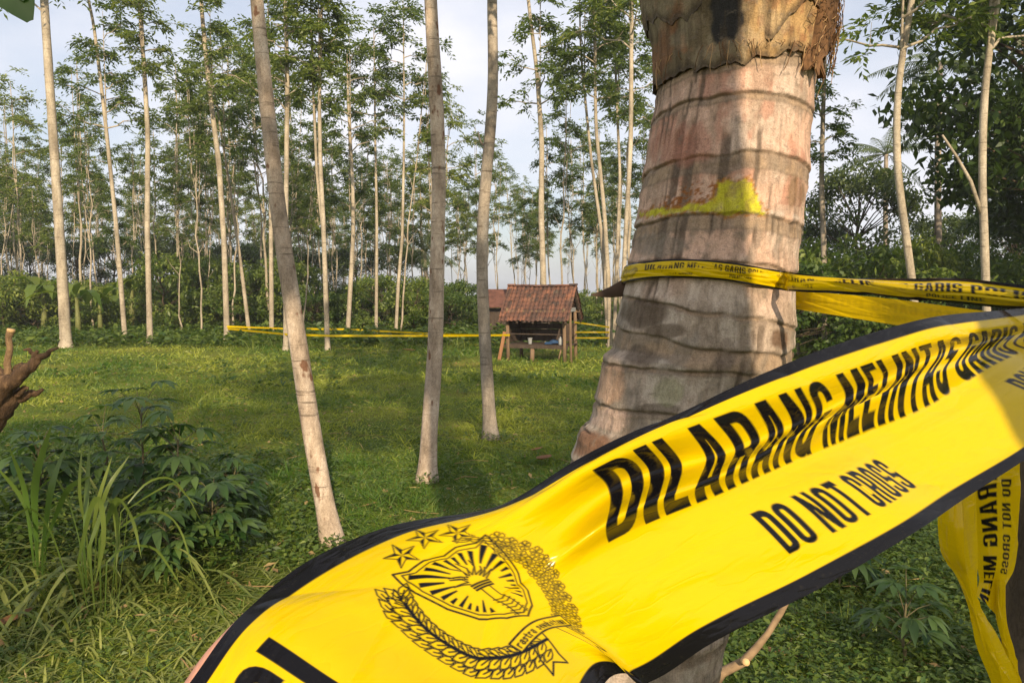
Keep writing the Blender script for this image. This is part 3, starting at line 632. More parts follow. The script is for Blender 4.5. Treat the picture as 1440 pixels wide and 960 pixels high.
C = cmix(C, (1 - sstep(3, 6, np.abs(sd1))) * (0.35 + 0.65 * mott) * 0.9, (0.30, 0.13, 0.02)); C = cmix(C, (1 - sstep(-1.5, 1.5, sd1)) * (0.72 + 0.28 * sstep(0.3, 0.55, n3)), (0.44, 0.40, 0.025)); C = cmix(C, (1 - sstep(-1, 1, sd1)) * sstep(0.56, 0.62, fbm(np.stack([nx * 26, ny * 26, RY / 8.0], -1), 3, 36)) * 0.6, (0.30, 0.22, 0.05))
def palm_mat():
    m, t, b, o = newmat('palm_bark'); a = N(t, 'Attribute', attribute_name='bark')
    n = noise(t, 70, 6, 0.75, (1, 1, 0.28)); n2 = noise(t, 320, 4, 0.7); n3 = noise(t, 34, 6, 0.7, (1, 1, 1.4))
    c = mixc(t, 0.7, mixc(t, 1.0, a.outputs['Color'], (1.08, 1.12, 1.18), 'MULTIPLY'), ramp(t, n, [(0.28, (0.42, 0.39, 0.37)), (0.5, (0.95, 0.95, 0.95)), (0.7, (1.28, 1.28, 1.28))]), 'MULTIPLY')
    c = mixc(t, 0.5, c, ramp(t, n2, [(0.32, (0.45, 0.43, 0.42)), (0.55, (1.1, 1.1, 1.1))]), 'MULTIPLY')
    c = mixc(t, ramp(t, n3, [(0.57, (0, 0, 0)), (0.66, (0.55, 0.55, 0.55))]), c, (0.16, 0.13, 0.10))
    t.links.new(c, b.inputs['Base Color']); b.inputs['Roughness'].default_value = 0.85; b.inputs['Specular IOR Level'].default_value = 0.2
    ad = N(t, 'Math', operation='ADD'); t.links.new(n, ad.inputs[0]); t.links.new(n3, ad.inputs[1]); bump(t, b, ad.outputs[0], 0.9, 0.008); return m
M['palm'] = palm_mat()
nr = len(rows); i = np.arange(nr - 1)[:, None] * NT; j = np.arange(NT)[None]; j2 = (j + 1) % NT
q = np.stack([i + j, i + j2, i + NT + j2, i + NT + j], -1).reshape(-1, 4)
pb = ctr[-1].copy(); palm = empty('palm_tree', pb)
tag(palm, 'stout ringed palm trunk wrapped with yellow tape, yellow lichen patch on pinkish bark', 'palm tree')
trunk = obj('trunk', fmesh('palm_trunk_near', (V - pb).reshape(-1, 3), q[:, ::-1], colors={'bark': C.reshape(-1, 3)}, smooth=True), M['palm'], palm)

# old leaf sheath clasping the trunk at the top of the view, with torn fibres
def sheath_mat(name, c1, c2, c3):
    m, t, b, o = newmat(name); n = noise(t, 26, 5, 0.65, (1, 1, 0.16)); n2 = noise(t, 9, 4, 0.6)
    c = mixc(t, ramp(t, n2, [(0.42, (0, 0, 0)), (0.58, (1, 1, 1))]), c1, c2); c = mixc(t, 0.75, c, ramp(t, n, [(0.3, (0.35, 0.33, 0.3)), (0.62, (1.1, 1.1, 1.1))]), 'MULTIPLY')
    t.links.new(c, b.inputs['Base Color']); b.inputs['Roughness'].default_value = 0.85; bump(t, b, n, 0.8, 0.008); return m
M['sheath'] = sheath_mat('leaf_sheath', (0.12, 0.085, 0.045), (0.36, 0.215, 0.085), None); M['fibre'] = plain('sheath_fibre', (0.12, 0.062, 0.026), 0.9, 0.6, 40)
M['fibre_pale'] = plain('pale_fibre', (0.36, 0.23, 0.11), 0.85, 0.4, 40); M['char'] = plain('charred_sheath', (0.035, 0.03, 0.026), 0.9, 0.5, 30)
def shell(name, mat, th0, th1, top_py, low_fn, infl, parent, nth=90, nr_=60, thick=0.012, jag=3.0, seed=1):
    t0 = np.linspace(th0, th1, nth); lows = low_fn(np.cos(t0)) + jag * 2 * (fbm(np.stack([t0 * 9, t0 * 0, t0 * 0 + seed], -1), 4, seed) - 0.5)
    out_ = []
    for inner in (0, 1):
        u = np.linspace(0, 1, nr_)[:, None]; yy = top_py + (lows[None] - top_py) * u
        c_, r_ = palm_ring(yy); tt = np.broadcast_to(t0[None], yy.shape)
        f = infl(yy) + (0.05 if mat == 'palm' else 0.03) * (fbm(np.stack([np.cos(tt) * 5, np.sin(tt) * 5, yy / 30], -1), 3, seed + 4) - 0.5)
        ed = np.sin(np.clip((np.arange(nth) / (nth - 1)), 0, 1) * math.pi).clip(0, 0.12)[None] / 0.12
        rr_ = r_ * (1.0 + (f) * (0.4 + 0.6 * ed)) - thick * inner
        out_.append(P(c_, yy, PD) + np.stack([np.cos(tt) * rr_, np.sin(tt) * rr_, np.zeros_like(rr_)], -1))
    n = nth * nr_; id_ = np.arange(n).reshape(nr_, nth)
    q1 = np.stack([id_[:-1, :-1], id_[:-1, 1:], id_[1:, 1:], id_[1:, :-1]], -1).reshape(-1, 4)
    lo = np.stack([id_[-1, :-1], id_[-1, 1:], id_[-1, 1:] + n, id_[-1, :-1] + n], -1)
    s1 = np.stack([id_[:-1, 0], id_[1:, 0], id_[1:, 0] + n, id_[:-1, 0] + n], -1); s2 = np.stack([id_[:-1, -1], id_[:-1, -1] + n, id_[1:, -1] + n, id_[1:, -1]], -1)
    Vv = np.concatenate([out_[0].reshape(-1, 3), out_[1].reshape(-1, 3)]) - pb
    cols = None
    if mat == 'palm':
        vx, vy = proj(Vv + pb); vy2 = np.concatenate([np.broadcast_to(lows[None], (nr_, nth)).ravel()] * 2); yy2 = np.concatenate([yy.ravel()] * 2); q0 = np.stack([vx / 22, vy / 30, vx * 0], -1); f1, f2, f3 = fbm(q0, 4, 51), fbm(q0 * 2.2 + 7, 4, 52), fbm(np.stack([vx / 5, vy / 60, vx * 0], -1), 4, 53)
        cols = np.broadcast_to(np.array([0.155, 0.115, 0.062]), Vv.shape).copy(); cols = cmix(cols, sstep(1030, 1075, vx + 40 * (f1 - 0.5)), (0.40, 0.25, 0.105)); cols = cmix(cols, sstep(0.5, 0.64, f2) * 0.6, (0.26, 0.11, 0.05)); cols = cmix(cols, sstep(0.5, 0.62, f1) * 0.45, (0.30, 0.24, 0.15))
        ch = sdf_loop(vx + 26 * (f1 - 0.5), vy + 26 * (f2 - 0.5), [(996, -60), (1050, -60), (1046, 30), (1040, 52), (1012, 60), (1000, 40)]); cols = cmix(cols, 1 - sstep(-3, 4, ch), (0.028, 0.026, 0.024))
        cols = cmix(cols, sstep(0.52, 0.6, f3) * 0.45, (0.07, 0.05, 0.03)); cols = cmix(cols, sstep(-16, -3, yy2 - vy2) * 0.75 * sstep(0.25, 0.5, f2 + 0.1), (0.05, 0.036, 0.022))  # flecks; then lower rim darkened, painting in the shadow gap along the sheath edge
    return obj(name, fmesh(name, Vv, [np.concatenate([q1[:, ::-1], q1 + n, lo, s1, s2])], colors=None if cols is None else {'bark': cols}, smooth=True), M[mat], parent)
PI = math.pi
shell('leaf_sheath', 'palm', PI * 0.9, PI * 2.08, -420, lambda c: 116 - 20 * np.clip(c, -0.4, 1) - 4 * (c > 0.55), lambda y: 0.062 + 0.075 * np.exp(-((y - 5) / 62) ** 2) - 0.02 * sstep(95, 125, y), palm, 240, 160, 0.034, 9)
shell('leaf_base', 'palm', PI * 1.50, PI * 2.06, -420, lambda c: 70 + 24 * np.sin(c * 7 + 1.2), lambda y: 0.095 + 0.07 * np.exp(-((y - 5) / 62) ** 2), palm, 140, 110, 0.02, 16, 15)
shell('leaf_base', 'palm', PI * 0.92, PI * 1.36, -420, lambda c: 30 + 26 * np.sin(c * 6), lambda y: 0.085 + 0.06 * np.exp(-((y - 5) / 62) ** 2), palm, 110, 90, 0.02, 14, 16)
shell('fibre_mat', 'fibre', PI * 1.70, PI * 2.02, -160, lambda c: 96 + 22 * np.sin(c * 9 + 2), lambda y: 0.115 + 0.07 * np.exp(-((y - 30) / 62) ** 2), palm, 60, 60, 0.006, 16, 8)
shell('torn_flap', 'fibre', PI * 1.68, PI * 1.80, 84, lambda c: 126 + 6 * np.sin(c * 50), lambda y: 0.05 + 0.0022 * (y - 84), palm, 40, 20, 0.004, 9, 9)
frg = np.random.default_rng(4)
for nm, mt, nfi, w0 in (('fibre_strands', 'fibre_pale', 22, 0.0008), ('fibre_strands', 'fibre', 70, 0.0010)):
    Gf = Geo()
    for k in range(nfi):
        t0 = frg.uniform(1.68, 2.0) * PI; y0 = frg.uniform(-20, 95); nseg = 7; tt = t0 + np.cumsum(frg.normal(size=nseg) * 0.05); yy = y0 + np.linspace(0, frg.uniform(15, 42), nseg) + frg.normal(size=nseg) * 2.5
        c_, r_ = palm_ring(yy); rr_ = r_ * (1.13 + 0.07 * np.exp(-((yy - 30) / 62) ** 2)) + frg.uniform(-0.006, 0.010) + np.abs(np.cumsum(frg.normal(size=nseg))) * 0.0015
        Gf.tube(P(c_, yy, PD) + np.stack([np.cos(tt) * rr_, np.sin(tt) * rr_, np.zeros(nseg)], -1) - pb, w0, 4, 0.5, False)
    for k in range(16):
        t0 = frg.uniform(1.05, 1.75) * PI; yy = np.linspace(95, frg.uniform(100, 140) - 14 * max(0, math.cos(t0)), 5); tt = t0 + np.linspace(0, frg.uniform(-.12, 0.12), 5) ** 1 + frg.normal(size=5) * .008; c_, r_ = palm_ring(yy); rr_ = r_ * 1.05 + np.array([.010, .012, .012, .010, .006])
        Gf.tube(P(c_, yy, PD) + np.stack([np.cos(tt) * rr_, np.sin(tt) * rr_, np.zeros(5)], -1) - pb, 0.0009, 4, 0.5, False)
    tag(obj(nm, Gf.mesh(nm), M[mt], palm), kind='stuff')
coco_crown(44, 13, 2.6, palm, ctr[0] - pb, 0.15, nleaf=40, Lw=0.04, lowest=0.15)
# dry brown leaf curling out from the trunk's back edge
Gd = Geo(); u = np.linspace(0, 1, 12); pth = P(890 - 58 * u, 402 + 16 * u - 14 * (u - 0.5) ** 2, 1.86)
strip(pth, np.interp(u, [0, 0.3, 1], [0.062, 0.042, 0.004]), np.array([0, 0.35, 0.94]), 0.5, Gd, 0.25, (0, 1, 0))
obj('dry_leaf', Gd.mesh('dry_leaf', True), plain('dry_brown_leaf', (0.055, 0.033, 0.02), 0.8, 0.4), palm, tuple(-pb))

# ================================================================ BARRIER TAPE
class Ink:
    """black print on the tape: coverage at points (s along, t across; tape width = 1)"""
    def __init__(s, S, T, aw): s.S, s.T, s.aw = S.ravel(), T.ravel(), aw.ravel(); s.k = np.zeros(s.S.shape)
    def sel(s, x0, x1, y0, y1):
        m = 0.02; return np.nonzero((s.S > x0 - m) & (s.S < x1 + m) & (s.T > y0 - m) & (s.T < y1 + m))[0]
    def cov(s, ix, sd): return np.clip(0.5 - sd / s.aw[ix], 0, 1)
    def glyph(s, ops, bx):
        ix = s.sel(*bx)
        if not len(ix): return
        lay = np.zeros(len(ix)); x, y = s.S[ix], s.T[ix]
        for sign, loop in ops:
            c = s.cov(ix, sdf_loop(x, y, loop)); lay = np.maximum(lay, c) if sign > 0 else np.minimum(lay, 1 - c)
        s.k[ix] = np.maximum(s.k[ix], lay)
    def poly(s, loop, v=1):
        lp = np.asarray(loop, float); ix = s.sel(lp[:, 0].min(), lp[:, 0].max(), lp[:, 1].min(), lp[:, 1].max())
        if not len(ix): return
        c = s.cov(ix, sdf_loop(s.S[ix], s.T[ix], lp)); s.k[ix] = np.maximum(s.k[ix], c) if v else np.minimum(s.k[ix], 1 - c)
    def line(s, pts, wd, close=False):
        p = np.asarray(pts, float); p = np.concatenate([p, p[:1]]) if close else p
        ix = s.sel(p[:, 0].min() - wd, p[:, 0].max() + wd, p[:, 1].min() - wd, p[:, 1].max() + wd)
        if not len(ix): return
        x, y = s.S[ix], s.T[ix]; d2 = np.full(len(ix), 1e9)
        for a, b in zip(p[:-1], p[1:]):
            ex, ey = b - a; tt = np.clip(((x - a[0]) * ex + (y - a[1]) * ey) / (ex * ex + ey * ey + 1e-12), 0, 1)
            d2 = np.minimum(d2, (x - a[0] - tt * ex) ** 2 + (y - a[1] - tt * ey) ** 2)
        s.k[ix] = np.maximum(s.k[ix], s.cov(ix, np.sqrt(d2) - wd / 2))
def rr(x0, y0, x1, y1, r=0.0, cs=(1, 1, 1, 1)):
    """rounded rectangle loop; cs picks the rounded corners bl, br, tr, tl"""
    o = []
    for (cx_, cy_, a0), k in zip(((x0 + r, y0 + r, 180), (x1 - r, y0 + r, 270), (x1 - r, y1 - r, 0), (x0 + r, y1 - r, 90)), cs):
        if k and r > 0: o += [(cx_ + r * math.cos(R(a0 + a)), cy_ + r * math.sin(R(a0 + a))) for a in range(0, 91, 18)]
        else: o.append((x0 if a0 in (180, 90) else x1, y0 if a0 in (180, 270) else y1))
    return o
B_ = 0.165; HB = 0.15
def glyphs():
    b, h = B_, HB; g = {}; wd = dict(D=.44, I=.2, L=.36, A=.46, R=.45, N=.46, G=.44, M=.6, E=.36, T=.4, S=.43, O=.44, P=.43, C=.43)
    q = .2; W_ = wd['D']
    g['D'] = [(1, rr(0, 0, W_, 1, q, (0, 1, 1, 0))), (-1, rr(b, h, W_ - b, 1 - h, .08, (0, 1, 1, 0)))]
    g['I'] = [(1, rr(0, 0, .2, 1))]
    g['L'] = [(1, rr(0, 0, b, 1)), (1, rr(0, 0, .36, h))]
    g['A'] = [(1, [(0, 0), (.13, 1), (.33, 1), (.46, 0), (.29, 0), (.275, .19), (.185, .19), (.17, 0)]), (-1, [(.20, .33), (.26, .33), (.23, .80)])]
    g['R'] = [(1, rr(0, 0, b, 1)), (1, rr(0, .42, .45, 1, .17, (0, 1, 1, 0))), (-1, rr(b, .55, .45 - b, .86, .06, (0, 1, 1, 0))), (1, [(.27, .5), (.41, .5), (.45, 0), (.28, 0), (.26, .45)])]
    g['P'] = [(1, rr(0, 0, b, 1)), (1, rr(0, .40, .43, 1, .17, (0, 1, 1, 0))), (-1, rr(b, .54, .43 - b, .86, .06, (0, 1, 1, 0)))]
    g['N'] = [(1, rr(0, 0, .15, 1)), (1, rr(.31, 0, .46, 1)), (1, [(0, 1), (.16, 1), (.46, 0), (.30, 0)])]
    g['M'] = [(1, rr(0, 0, .15, 1)), (1, rr(.45, 0, .6, 1)), (1, [(0, 1), (.2, 1), (.36, 0), (.24, 0)]), (1, [(.6, 1), (.4, 1), (.24, 0), (.36, 0)])]
    g['E'] = [(1, rr(0, 0, b, 1)), (1, rr(0, 0, .36, h)), (1, rr(0, .43, .33, .57)), (1, rr(0, 1 - h, .36, 1))]
    g['T'] = [(1, rr(0, 1 - h, .4, 1)), (1, rr(.2 - b / 2, 0, .2 + b / 2, 1))]
    g['O'] = [(1, rr(0, 0, .44, 1, .2)), (-1, rr(b, h, .44 - b, 1 - h, .055))]
    g['C'] = [(1, rr(0, 0, .43, 1, .2)), (-1, rr(b, h, .43 - b, 1 - h, .05)), (-1, rr(.43 - b, .38, .44, .63))]
    g['G'] = [(1, rr(0, 0, .44, 1, .2)), (-1, rr(b, h, .44 - b, 1 - h, .055)), (-1, rr(.44 - b, .54, .45, .68)), (1, rr(.23, .40, .44, .54)), (1, rr(.44 - b * .8, 0, .44, .5))]
    g['S'] = [(1, rr(0, 0, .43, 1, .19)), (-1, rr(b, .57, .43 - b, .86, .045)), (-1, rr(b, .14, .43 - b, .43, .045)), (-1, rr(.43 - b * 1.1, .555, .45, .70)), (-1, rr(-.02, .30, b * 1.1, .445))]
    return g, wd
GL, GW = glyphs()
T1A, T1B, T2A, T2B, GAP, SPC = 0.17, 0.52, 0.625, 0.82, 0.085, 0.25
def text_len(tx, hh): return sum((GW[c] + GAP if c != ' ' else SPC) for c in tx) * hh
def put_text(ink, tx, s0, ta, tb):
    hh = tb - ta; x = s0
    for c in tx:
        if c == ' ': x += SPC * hh; continue
        ink.glyph([(sg, [(x + a * hh, tb - b * hh) for a, b in lp]) for sg, lp in GL[c]], (x, x + GW[c] * hh, ta, tb)); x += (GW[c] + GAP) * hh
LINE1, LINE2 = 'DILARANG MELINTAS GARIS POLISI', 'DO NOT CROSS'
TL = text_len(LINE1, T1B - T1A); PER = TL + 1.27
TINY = {'r': [[(0, 0), (0, .6)], [(0, .4), (.2, .6), (.3, .55)]], 'a': [[(.35, .6), (.35, 0)], [(.35, .1), (.15, 0), (0, .2), (.1, .35), (.35, .35)], [(.05, .55), (.2, .62), (.35, .55)]],
        's': [[(.35, .5), (.2, .6), (.05, .5), (.3, .2), (.15, 0), (0, .08)]], 't': [[(.15, .85), (.15, .08), (.3, 0)], [(0, .6), (.3, .6)]], 'e': [[(.35, .08), (.15, 0), (0, .3), (.18, .6), (.35, .35), (0, .32)]],
        'w': [[(0, .6), (.1, 0), (.2, .45), (.3, 0), (.4, .6)]], 'k': [[(0, 0), (0, .9)], [(.3, .6), (0, .25), (.3, 0)]], 'o': [[(.18, 0), (0, .3), (.18, .6), (.36, .3), (.18, 0)]],
        'm': [[(0, 0), (0, .6)], [(0, .5), (.12, .6), (.2, .5), (.2, 0)], [(.2, .5), (.32, .6), (.4, .5), (.4, 0)]]}
def emblem(ink, s0, t0, q):
    """crest: shield with torch and rays, grain and flower wreaths, three stars, ribbon"""
    rg = random.Random(8); mp_ = lambda pts: [(s0 + a * q * 1.02, t0 - b * q) for a, b in pts]; lw = 0.0082 * q / 0.42
    half = [(0, .56), (.16, .62), (.34, .60), (.46, .66), (.50, .40), (.46, .12), (.36, -.14), (.2, -.32), (0, -.42)]
    sh = half + [(-a, b) for a, b in half[-2:0:-1]]
    ink.line(mp_(sh), lw * 1.1, True); ink.line(mp_([(a * .9, (b - .1) * .9 + .1) for a, b in sh]), lw * 0.8, True)
    def shr(a):                                                      # inner radius of the shield along an angle
        best = 0
        for rr_ in np.linspace(.2, .6, 41):
            if sdf_loop(np.array([rr_ * math.cos(a) / .86]), np.array([(rr_ * math.sin(a)) / .86 + .1]), sh)[0] < 0: best = rr_
        return best
    for k in range(26):
        a = R(-60 + 300 * (k + .5) / 26); ra = shr(a)
        if k % 1 == 0:
            ri = .27 + .05 * math.sin(k * 2.3); wd = R(3.1)
            if ra > ri + .02: ink.poly(mp_([(ri * math.cos(a - wd * .6), ri * math.sin(a - wd * .6) + .1), (ra * math.cos(a - wd), ra * math.sin(a - wd) + .1), (ra * math.cos(a + wd), ra * math.sin(a + wd) + .1), (ri * math.cos(a + wd * .6), ri * math.sin(a + wd * .6) + .1)]))
    ink.line(mp_([(-.07, -.36), (-.055, .06), (.055, .06), (.07, -.36)]), lw)
    for k in range(6): ink.line(mp_([(-.10 + .004 * k, -.34 + .045 * k), (0, -.37 + .045 * k), (.10 - .004 * k, -.34 + .045 * k)]), lw * .8)
    for y_ in (.06, .09, .12): ink.line(mp_([(-.11, y_), (.11, y_)]), lw * 1.3)
    for k in range(9):                                               # flames
        a = R(15 + 150 * k / 8); r0, r1 = .10, rg.uniform(.25, .33); off = rg.uniform(-.2, .2)
        tip = (r1 * math.cos(a + off), .12 + r1 * math.sin(a + off)); bl = (r0 * math.cos(a - .16), .13 + r0 * math.sin(a - .16)); br_ = (r0 * math.cos(a + .16), .13 + r0 * math.sin(a + .16))
        m1 = ((bl[0] + tip[0]) / 2 + .03 * math.sin(a), (bl[1] + tip[1]) / 2); m2 = ((br_[0] + tip[0]) / 2 + .05 * math.sin(a), (br_[1] + tip[1]) / 2)
        ink.line(mp_([bl, m1, tip, m2, br_]), lw * .9)
    def star(cx_, cy_, r, rot):
        o_ = [(cx_ + r * math.sin(rot + k * 1.2566), cy_ + r * math.cos(rot + k * 1.2566)) for k in range(5)]
        i_ = [(cx_ + r * .4 * math.sin(rot + .6283 + k * 1.2566), cy_ + r * .4 * math.cos(rot + .6283 + k * 1.2566)) for k in range(5)]
        for k in range(5): ink.poly(mp_([(cx_, cy_), o_[k], i_[k]]))
        ink.line(mp_([v for k in range(5) for v in (o_[k], i_[k])]), lw * .6, True)
    star(-.26, .78, .15, .1); star(.02, .86, .15, 0); star(.28, .80, .15, -.1)
    def leaf(cx_, cy_, a, ln, wd):
        c_, s_ = math.cos(a), math.sin(a); f = lambda u, v: (cx_ + u * c_ - v * s_, cy_ + u * s_ + v * c_)
        ink.line(mp_([f(0, 0), f(ln * .3, wd * .42), f(ln * .6, wd * .45), f(ln, 0), f(ln * .6, -wd * .45), f(ln * .3, -wd * .42)]), lw * .75, True)
        ink.line(mp_([f(0, 0), f(ln * .55, 0)]), lw * .8)
    arc = [(-.74 * math.cos(R(a)), .02 + .74 * math.sin(R(a))) for a in range(-78, 34, 6)]
    ink.line(mp_(arc), lw * 1.8)
    for k in range(17):
        a = R(-74 + 108 * k / 16); c_ = (-.74 * math.cos(a), .02 + .74 * math.sin(a)); tg = math.atan2(math.cos(a), math.sin(a))
        leaf(c_[0], c_[1], tg + .62, .17, .085); leaf(c_[0], c_[1], tg - .50, .19, .095); leaf(c_[0] - .10 * math.cos(a), c_[1] + .10 * math.sin(a), tg + .45, .15, .08)
    leaf(arc[-1][0], arc[-1][1], 1.15, .17, .09)
    for k in range(13):                                              # flower clusters
        for m in (-1, 0, 1):
            a = R(-62 + 106 * (k + .35 * m) / 12); r = .70 + .085 * m + rg.uniform(-.015, .015); fx, fy = r * math.cos(a), .02 + r * math.sin(a); ph = rg.random() * 6
            for p in range(5):
                b0 = ph + p * 1.2566; pr = rg.uniform(.042, .058)
                ink.line(mp_([(fx, fy), (fx + pr * math.cos(b0 - .45), fy + pr * math.sin(b0 - .45)), (fx + pr * 1.12 * math.cos(b0), fy + pr * 1.12 * math.sin(b0)), (fx + pr * math.cos(b0 + .45), fy + pr * math.sin(b0 + .45)), (fx, fy)]), lw * .62)
    for a in (38, 46, 54, 62): leaf(.72 * math.cos(R(a)), .02 + .72 * math.sin(R(a)), R(a + 95), .16, .07)
    # ribbon with motto
    up = [(x_, -.50 + .10 * x_ * x_ * 2) for x_ in np.linspace(-.42, .42, 13)]; lo = [(x_, y_ - .13) for x_, y_ in up]
    ink.poly(mp_(up + lo[::-1]), 0); ink.line(mp_(up + lo[::-1]), lw * 1.1, True)
    tx = 'rastra sewakottama'; x = -.385
    for c in tx:
        for stt in TINY.get(c, []): ink.line(mp_([(x + a * .075, -.60 + .2 * x * x + b * .075) for a, b in stt]), lw * .85)
        x += .043
    for sg in (-1, 1): ink.line(mp_([(sg * .30, -.62), (sg * .46, -.90), (sg * .34, -.86), (sg * .27, -.96), (sg * .12, -.64)]), lw)
def print_tape(S, T, aw, border=0.075):
    ink = Ink(S, T, aw); lo, hi = S.min(), S.max()
    ink.k = np.maximum(ink.k, np.maximum(np.clip(0.5 - (ink.T - border) / ink.aw, 0, 1), np.clip(0.5 + (ink.T - (1 - border)) / ink.aw, 0, 1)))
    for k in range(int(math.floor(lo / PER)) - 1, int(math.ceil(hi / PER)) + 2):
        o = k * PER
        if o > hi + 2 or o + PER < lo - 2: continue
        put_text(ink, LINE1, o, T1A, T1B); put_text(ink, LINE2, o + 0.60, T2A, T2B); put_text(ink, 'POLICE LINE', o + 3.15, T2A, T2B); emblem(ink, o - 0.60, 0.475, 0.40)
    return ink.k
def crom(x, xk, Yk):
    """smooth curve through Yk (n, ...) at xk"""
    xk = np.asarray(xk, float); Yk = np.asarray(Yk, float); n = len(xk); h = np.diff(xk); sh = (-1,) + (1,) * (Yk.ndim - 1)
    dl = np.diff(Yk, axis=0) / h.reshape(sh); m = np.empty_like(Yk); m[0], m[-1] = dl[0], dl[-1]
    w1, w2 = h[1:].reshape(sh), h[:-1].reshape(sh); m[1:-1] = (dl[:-1] * w1 + dl[1:] * w2) / (w1 + w2)
    i = np.clip(np.searchsorted(xk, x) - 1, 0, n - 2); t = ((x - xk[i]) / h[i]).reshape(sh); hh = h[i].reshape(sh)
    return (2 * t ** 3 - 3 * t ** 2 + 1) * Yk[i] + (t ** 3 - 2 * t ** 2 + t) * hh * m[i] + (-2 * t ** 3 + 3 * t ** 2) * Yk[i + 1] + (t ** 3 - t ** 2) * hh * m[i + 1]
def tape_geo(secs, tk, nu, nv, wr=0.0, seed=0, t01=(0, 1), disp=None):
    sk = np.array([a for a, _ in secs]); K = np.array([P([p[0] for p in pts], [p[1] for p in pts], [p[2] for p in pts]) for _, pts in secs])
    mid = np.array([pts[len(pts) // 2][:2] for _, pts in secs], float); fine = np.linspace(sk[0], sk[-1], 400); mf = crom(fine, sk, mid)
    L_ = np.concatenate([[0], np.cumsum(np.linalg.norm(np.diff(mf, axis=0), axis=1))]); s = np.interp(np.linspace(0, L_[-1], nu), L_, fine)
    A = crom(s, sk, K); t = np.linspace(t01[0], t01[1], nv); V_ = np.moveaxis(crom(t, tk, np.moveaxis(A, 1, 0)), 0, 1)   # (nu, nv, 3)
    S, T = np.meshgrid(s, t, indexing='ij')
    du, dv = np.gradient(V_, axis=0), np.gradient(V_, axis=1); n = np.cross(du, dv); n /= np.linalg.norm(n, axis=-1, keepdims=True) + 1e-12
    if wr:
        # soft pulls running along and slightly across the strip, sharp on one side
        a = fbm(np.stack([S * 0.9 + T * 0.7, T * 5.0 - S * 0.9, S * 0 + seed], -1), 2, seed) - 0.5
        u1 = T * 3.2 + S * 0.55 + 0.9 * fbm(np.stack([S * 0.8, T * 1.2, S * 0 + seed + 9], -1), 2, seed + 3); u2 = T * 2.1 - S * 1.3 + 0.8 * fbm(np.stack([S * 0.7, T, S * 0 + seed + 4], -1), 2, seed + 7)
        saw = lambda u: np.where((u % 1) < 0.8, (u % 1) / 0.8, (1 - u % 1) / 0.2) ** 2
        m1 = sstep(0.45, 0.7, fbm(np.stack([S * 1.1, T * 2, S * 0 + 2 + seed], -1), 2, seed + 11)); m2 = sstep(0.5, 0.7, fbm(np.stack([S * 1.2, T * 2, S * 0 + 6 + seed], -1), 2, seed + 13))
        V_ = V_ + n * (wr * (a + 0.55 * saw(u1) * m1 + 0.45 * saw(u2) * m2))[..., None]
    if disp is not None: V_ = V_ + n * disp(S, T)[..., None]
    aw = np.maximum(np.gradient(s)[:, None] * np.ones((1, nv)), (t[1] - t[0])) * 1.15
    return V_, S, T, aw
def tape_mat():
    m, t, b, o = newmat('printed_plastic_tape'); a = N(t, 'Attribute', attribute_name='ink')
    st = N(t, 'Attribute', attribute_name='st')
    def nst(scale, stretch, det=3, rot=0.0):
        mpn = t.nodes.new('ShaderNodeMapping'); mpn.inputs['Scale'].default_value = stretch; mpn.inputs['Rotation'].default_value = (0, 0, rot); t.links.new(st.outputs['Vector'], mpn.inputs['Vector'])
        nn = N(t, 'TexNoise', Scale=scale, Detail=det, Roughness=0.55); t.links.new(mpn.outputs[0], nn.inputs['Vector']); return nn.outputs['Fac']
    w1 = nst(1.3, (1, 4.5, 1), 2, 0.35); w2 = nst(2.6, (1.0, 4, 1), 2, -0.45); w3 = nst(26.0, (1, 1, 1), 3)
    r1 = ramp(t, w1, [(0.44, (0, 0, 0)), (0.5, (1, 1, 1)), (0.56, (0, 0, 0))]); r2 = ramp(t, w2, [(0.46, (0, 0, 0)), (0.5, (1, 1, 1)), (0.54, (0, 0, 0))])
    s1 = N(t, 'Math', operation='MULTIPLY_ADD'); t.links.new(r2, s1.inputs[0]); s1.inputs[1].default_value = 0.45; t.links.new(r1, s1.inputs[2])
    s2 = N(t, 'Math', operation='MULTIPLY_ADD'); t.links.new(w3, s2.inputs[0]); s2.inputs[1].default_value = 0.06; t.links.new(s1.outputs[0], s2.inputs[2])
    yel = mixc(t, ramp(t, nst(9.0, (1, 2, 1), 5), [(0.52, (0, 0, 0)), (0.75, (0.5, 0.5, 0.5))]), (0.62, 0.44, 0.001), (0.56, 0.39, 0.003))
    blk = mixc(t, ramp(t, nst(40.0, (1, 1, 1), 4), [(0.6, (0, 0, 0)), (0.75, (0.5, 0.5, 0.5))]), (0.006, 0.006, 0.008), (0.03, 0.026, 0.018))
    c = mixc(t, a.outputs['Fac'], yel, blk)
    t.links.new(c, b.inputs['Base Color']); b.inputs['Specular IOR Level'].default_value = 0.2
    t.links.new(ramp(t, w3, [(0.35, (0.12, 0.12, 0.12)), (0.7, (0.24, 0.24, 0.24))]), b.inputs['Roughness'])
    bump(t, b, s2.outputs[0], 0.16, 0.002)
    tr = t.nodes.new('ShaderNodeBsdfTranslucent'); t.links.new(mixc(t, 1.0, c, (1, 0.9, 0.5), 'MULTIPLY'), tr.inputs[0]); ms = N(t, 'MixShader'); ms.inputs[0].default_value = 0.22
    t.links.new(b.outputs[0], ms.inputs[1]); t.links.new(tr.outputs[0], ms.inputs[2]); t.links.new(ms.outputs[0], o.inputs['Surface']); return m
M['tape'] = tape_mat()
def grid_faces(nu, nv, off=0):
    id_ = np.arange(nu * nv).reshape(nu, nv) + off; return np.stack([id_[:-1, :-1], id_[1:, :-1], id_[1:, 1:], id_[:-1, 1:]], -1).reshape(-1, 4)
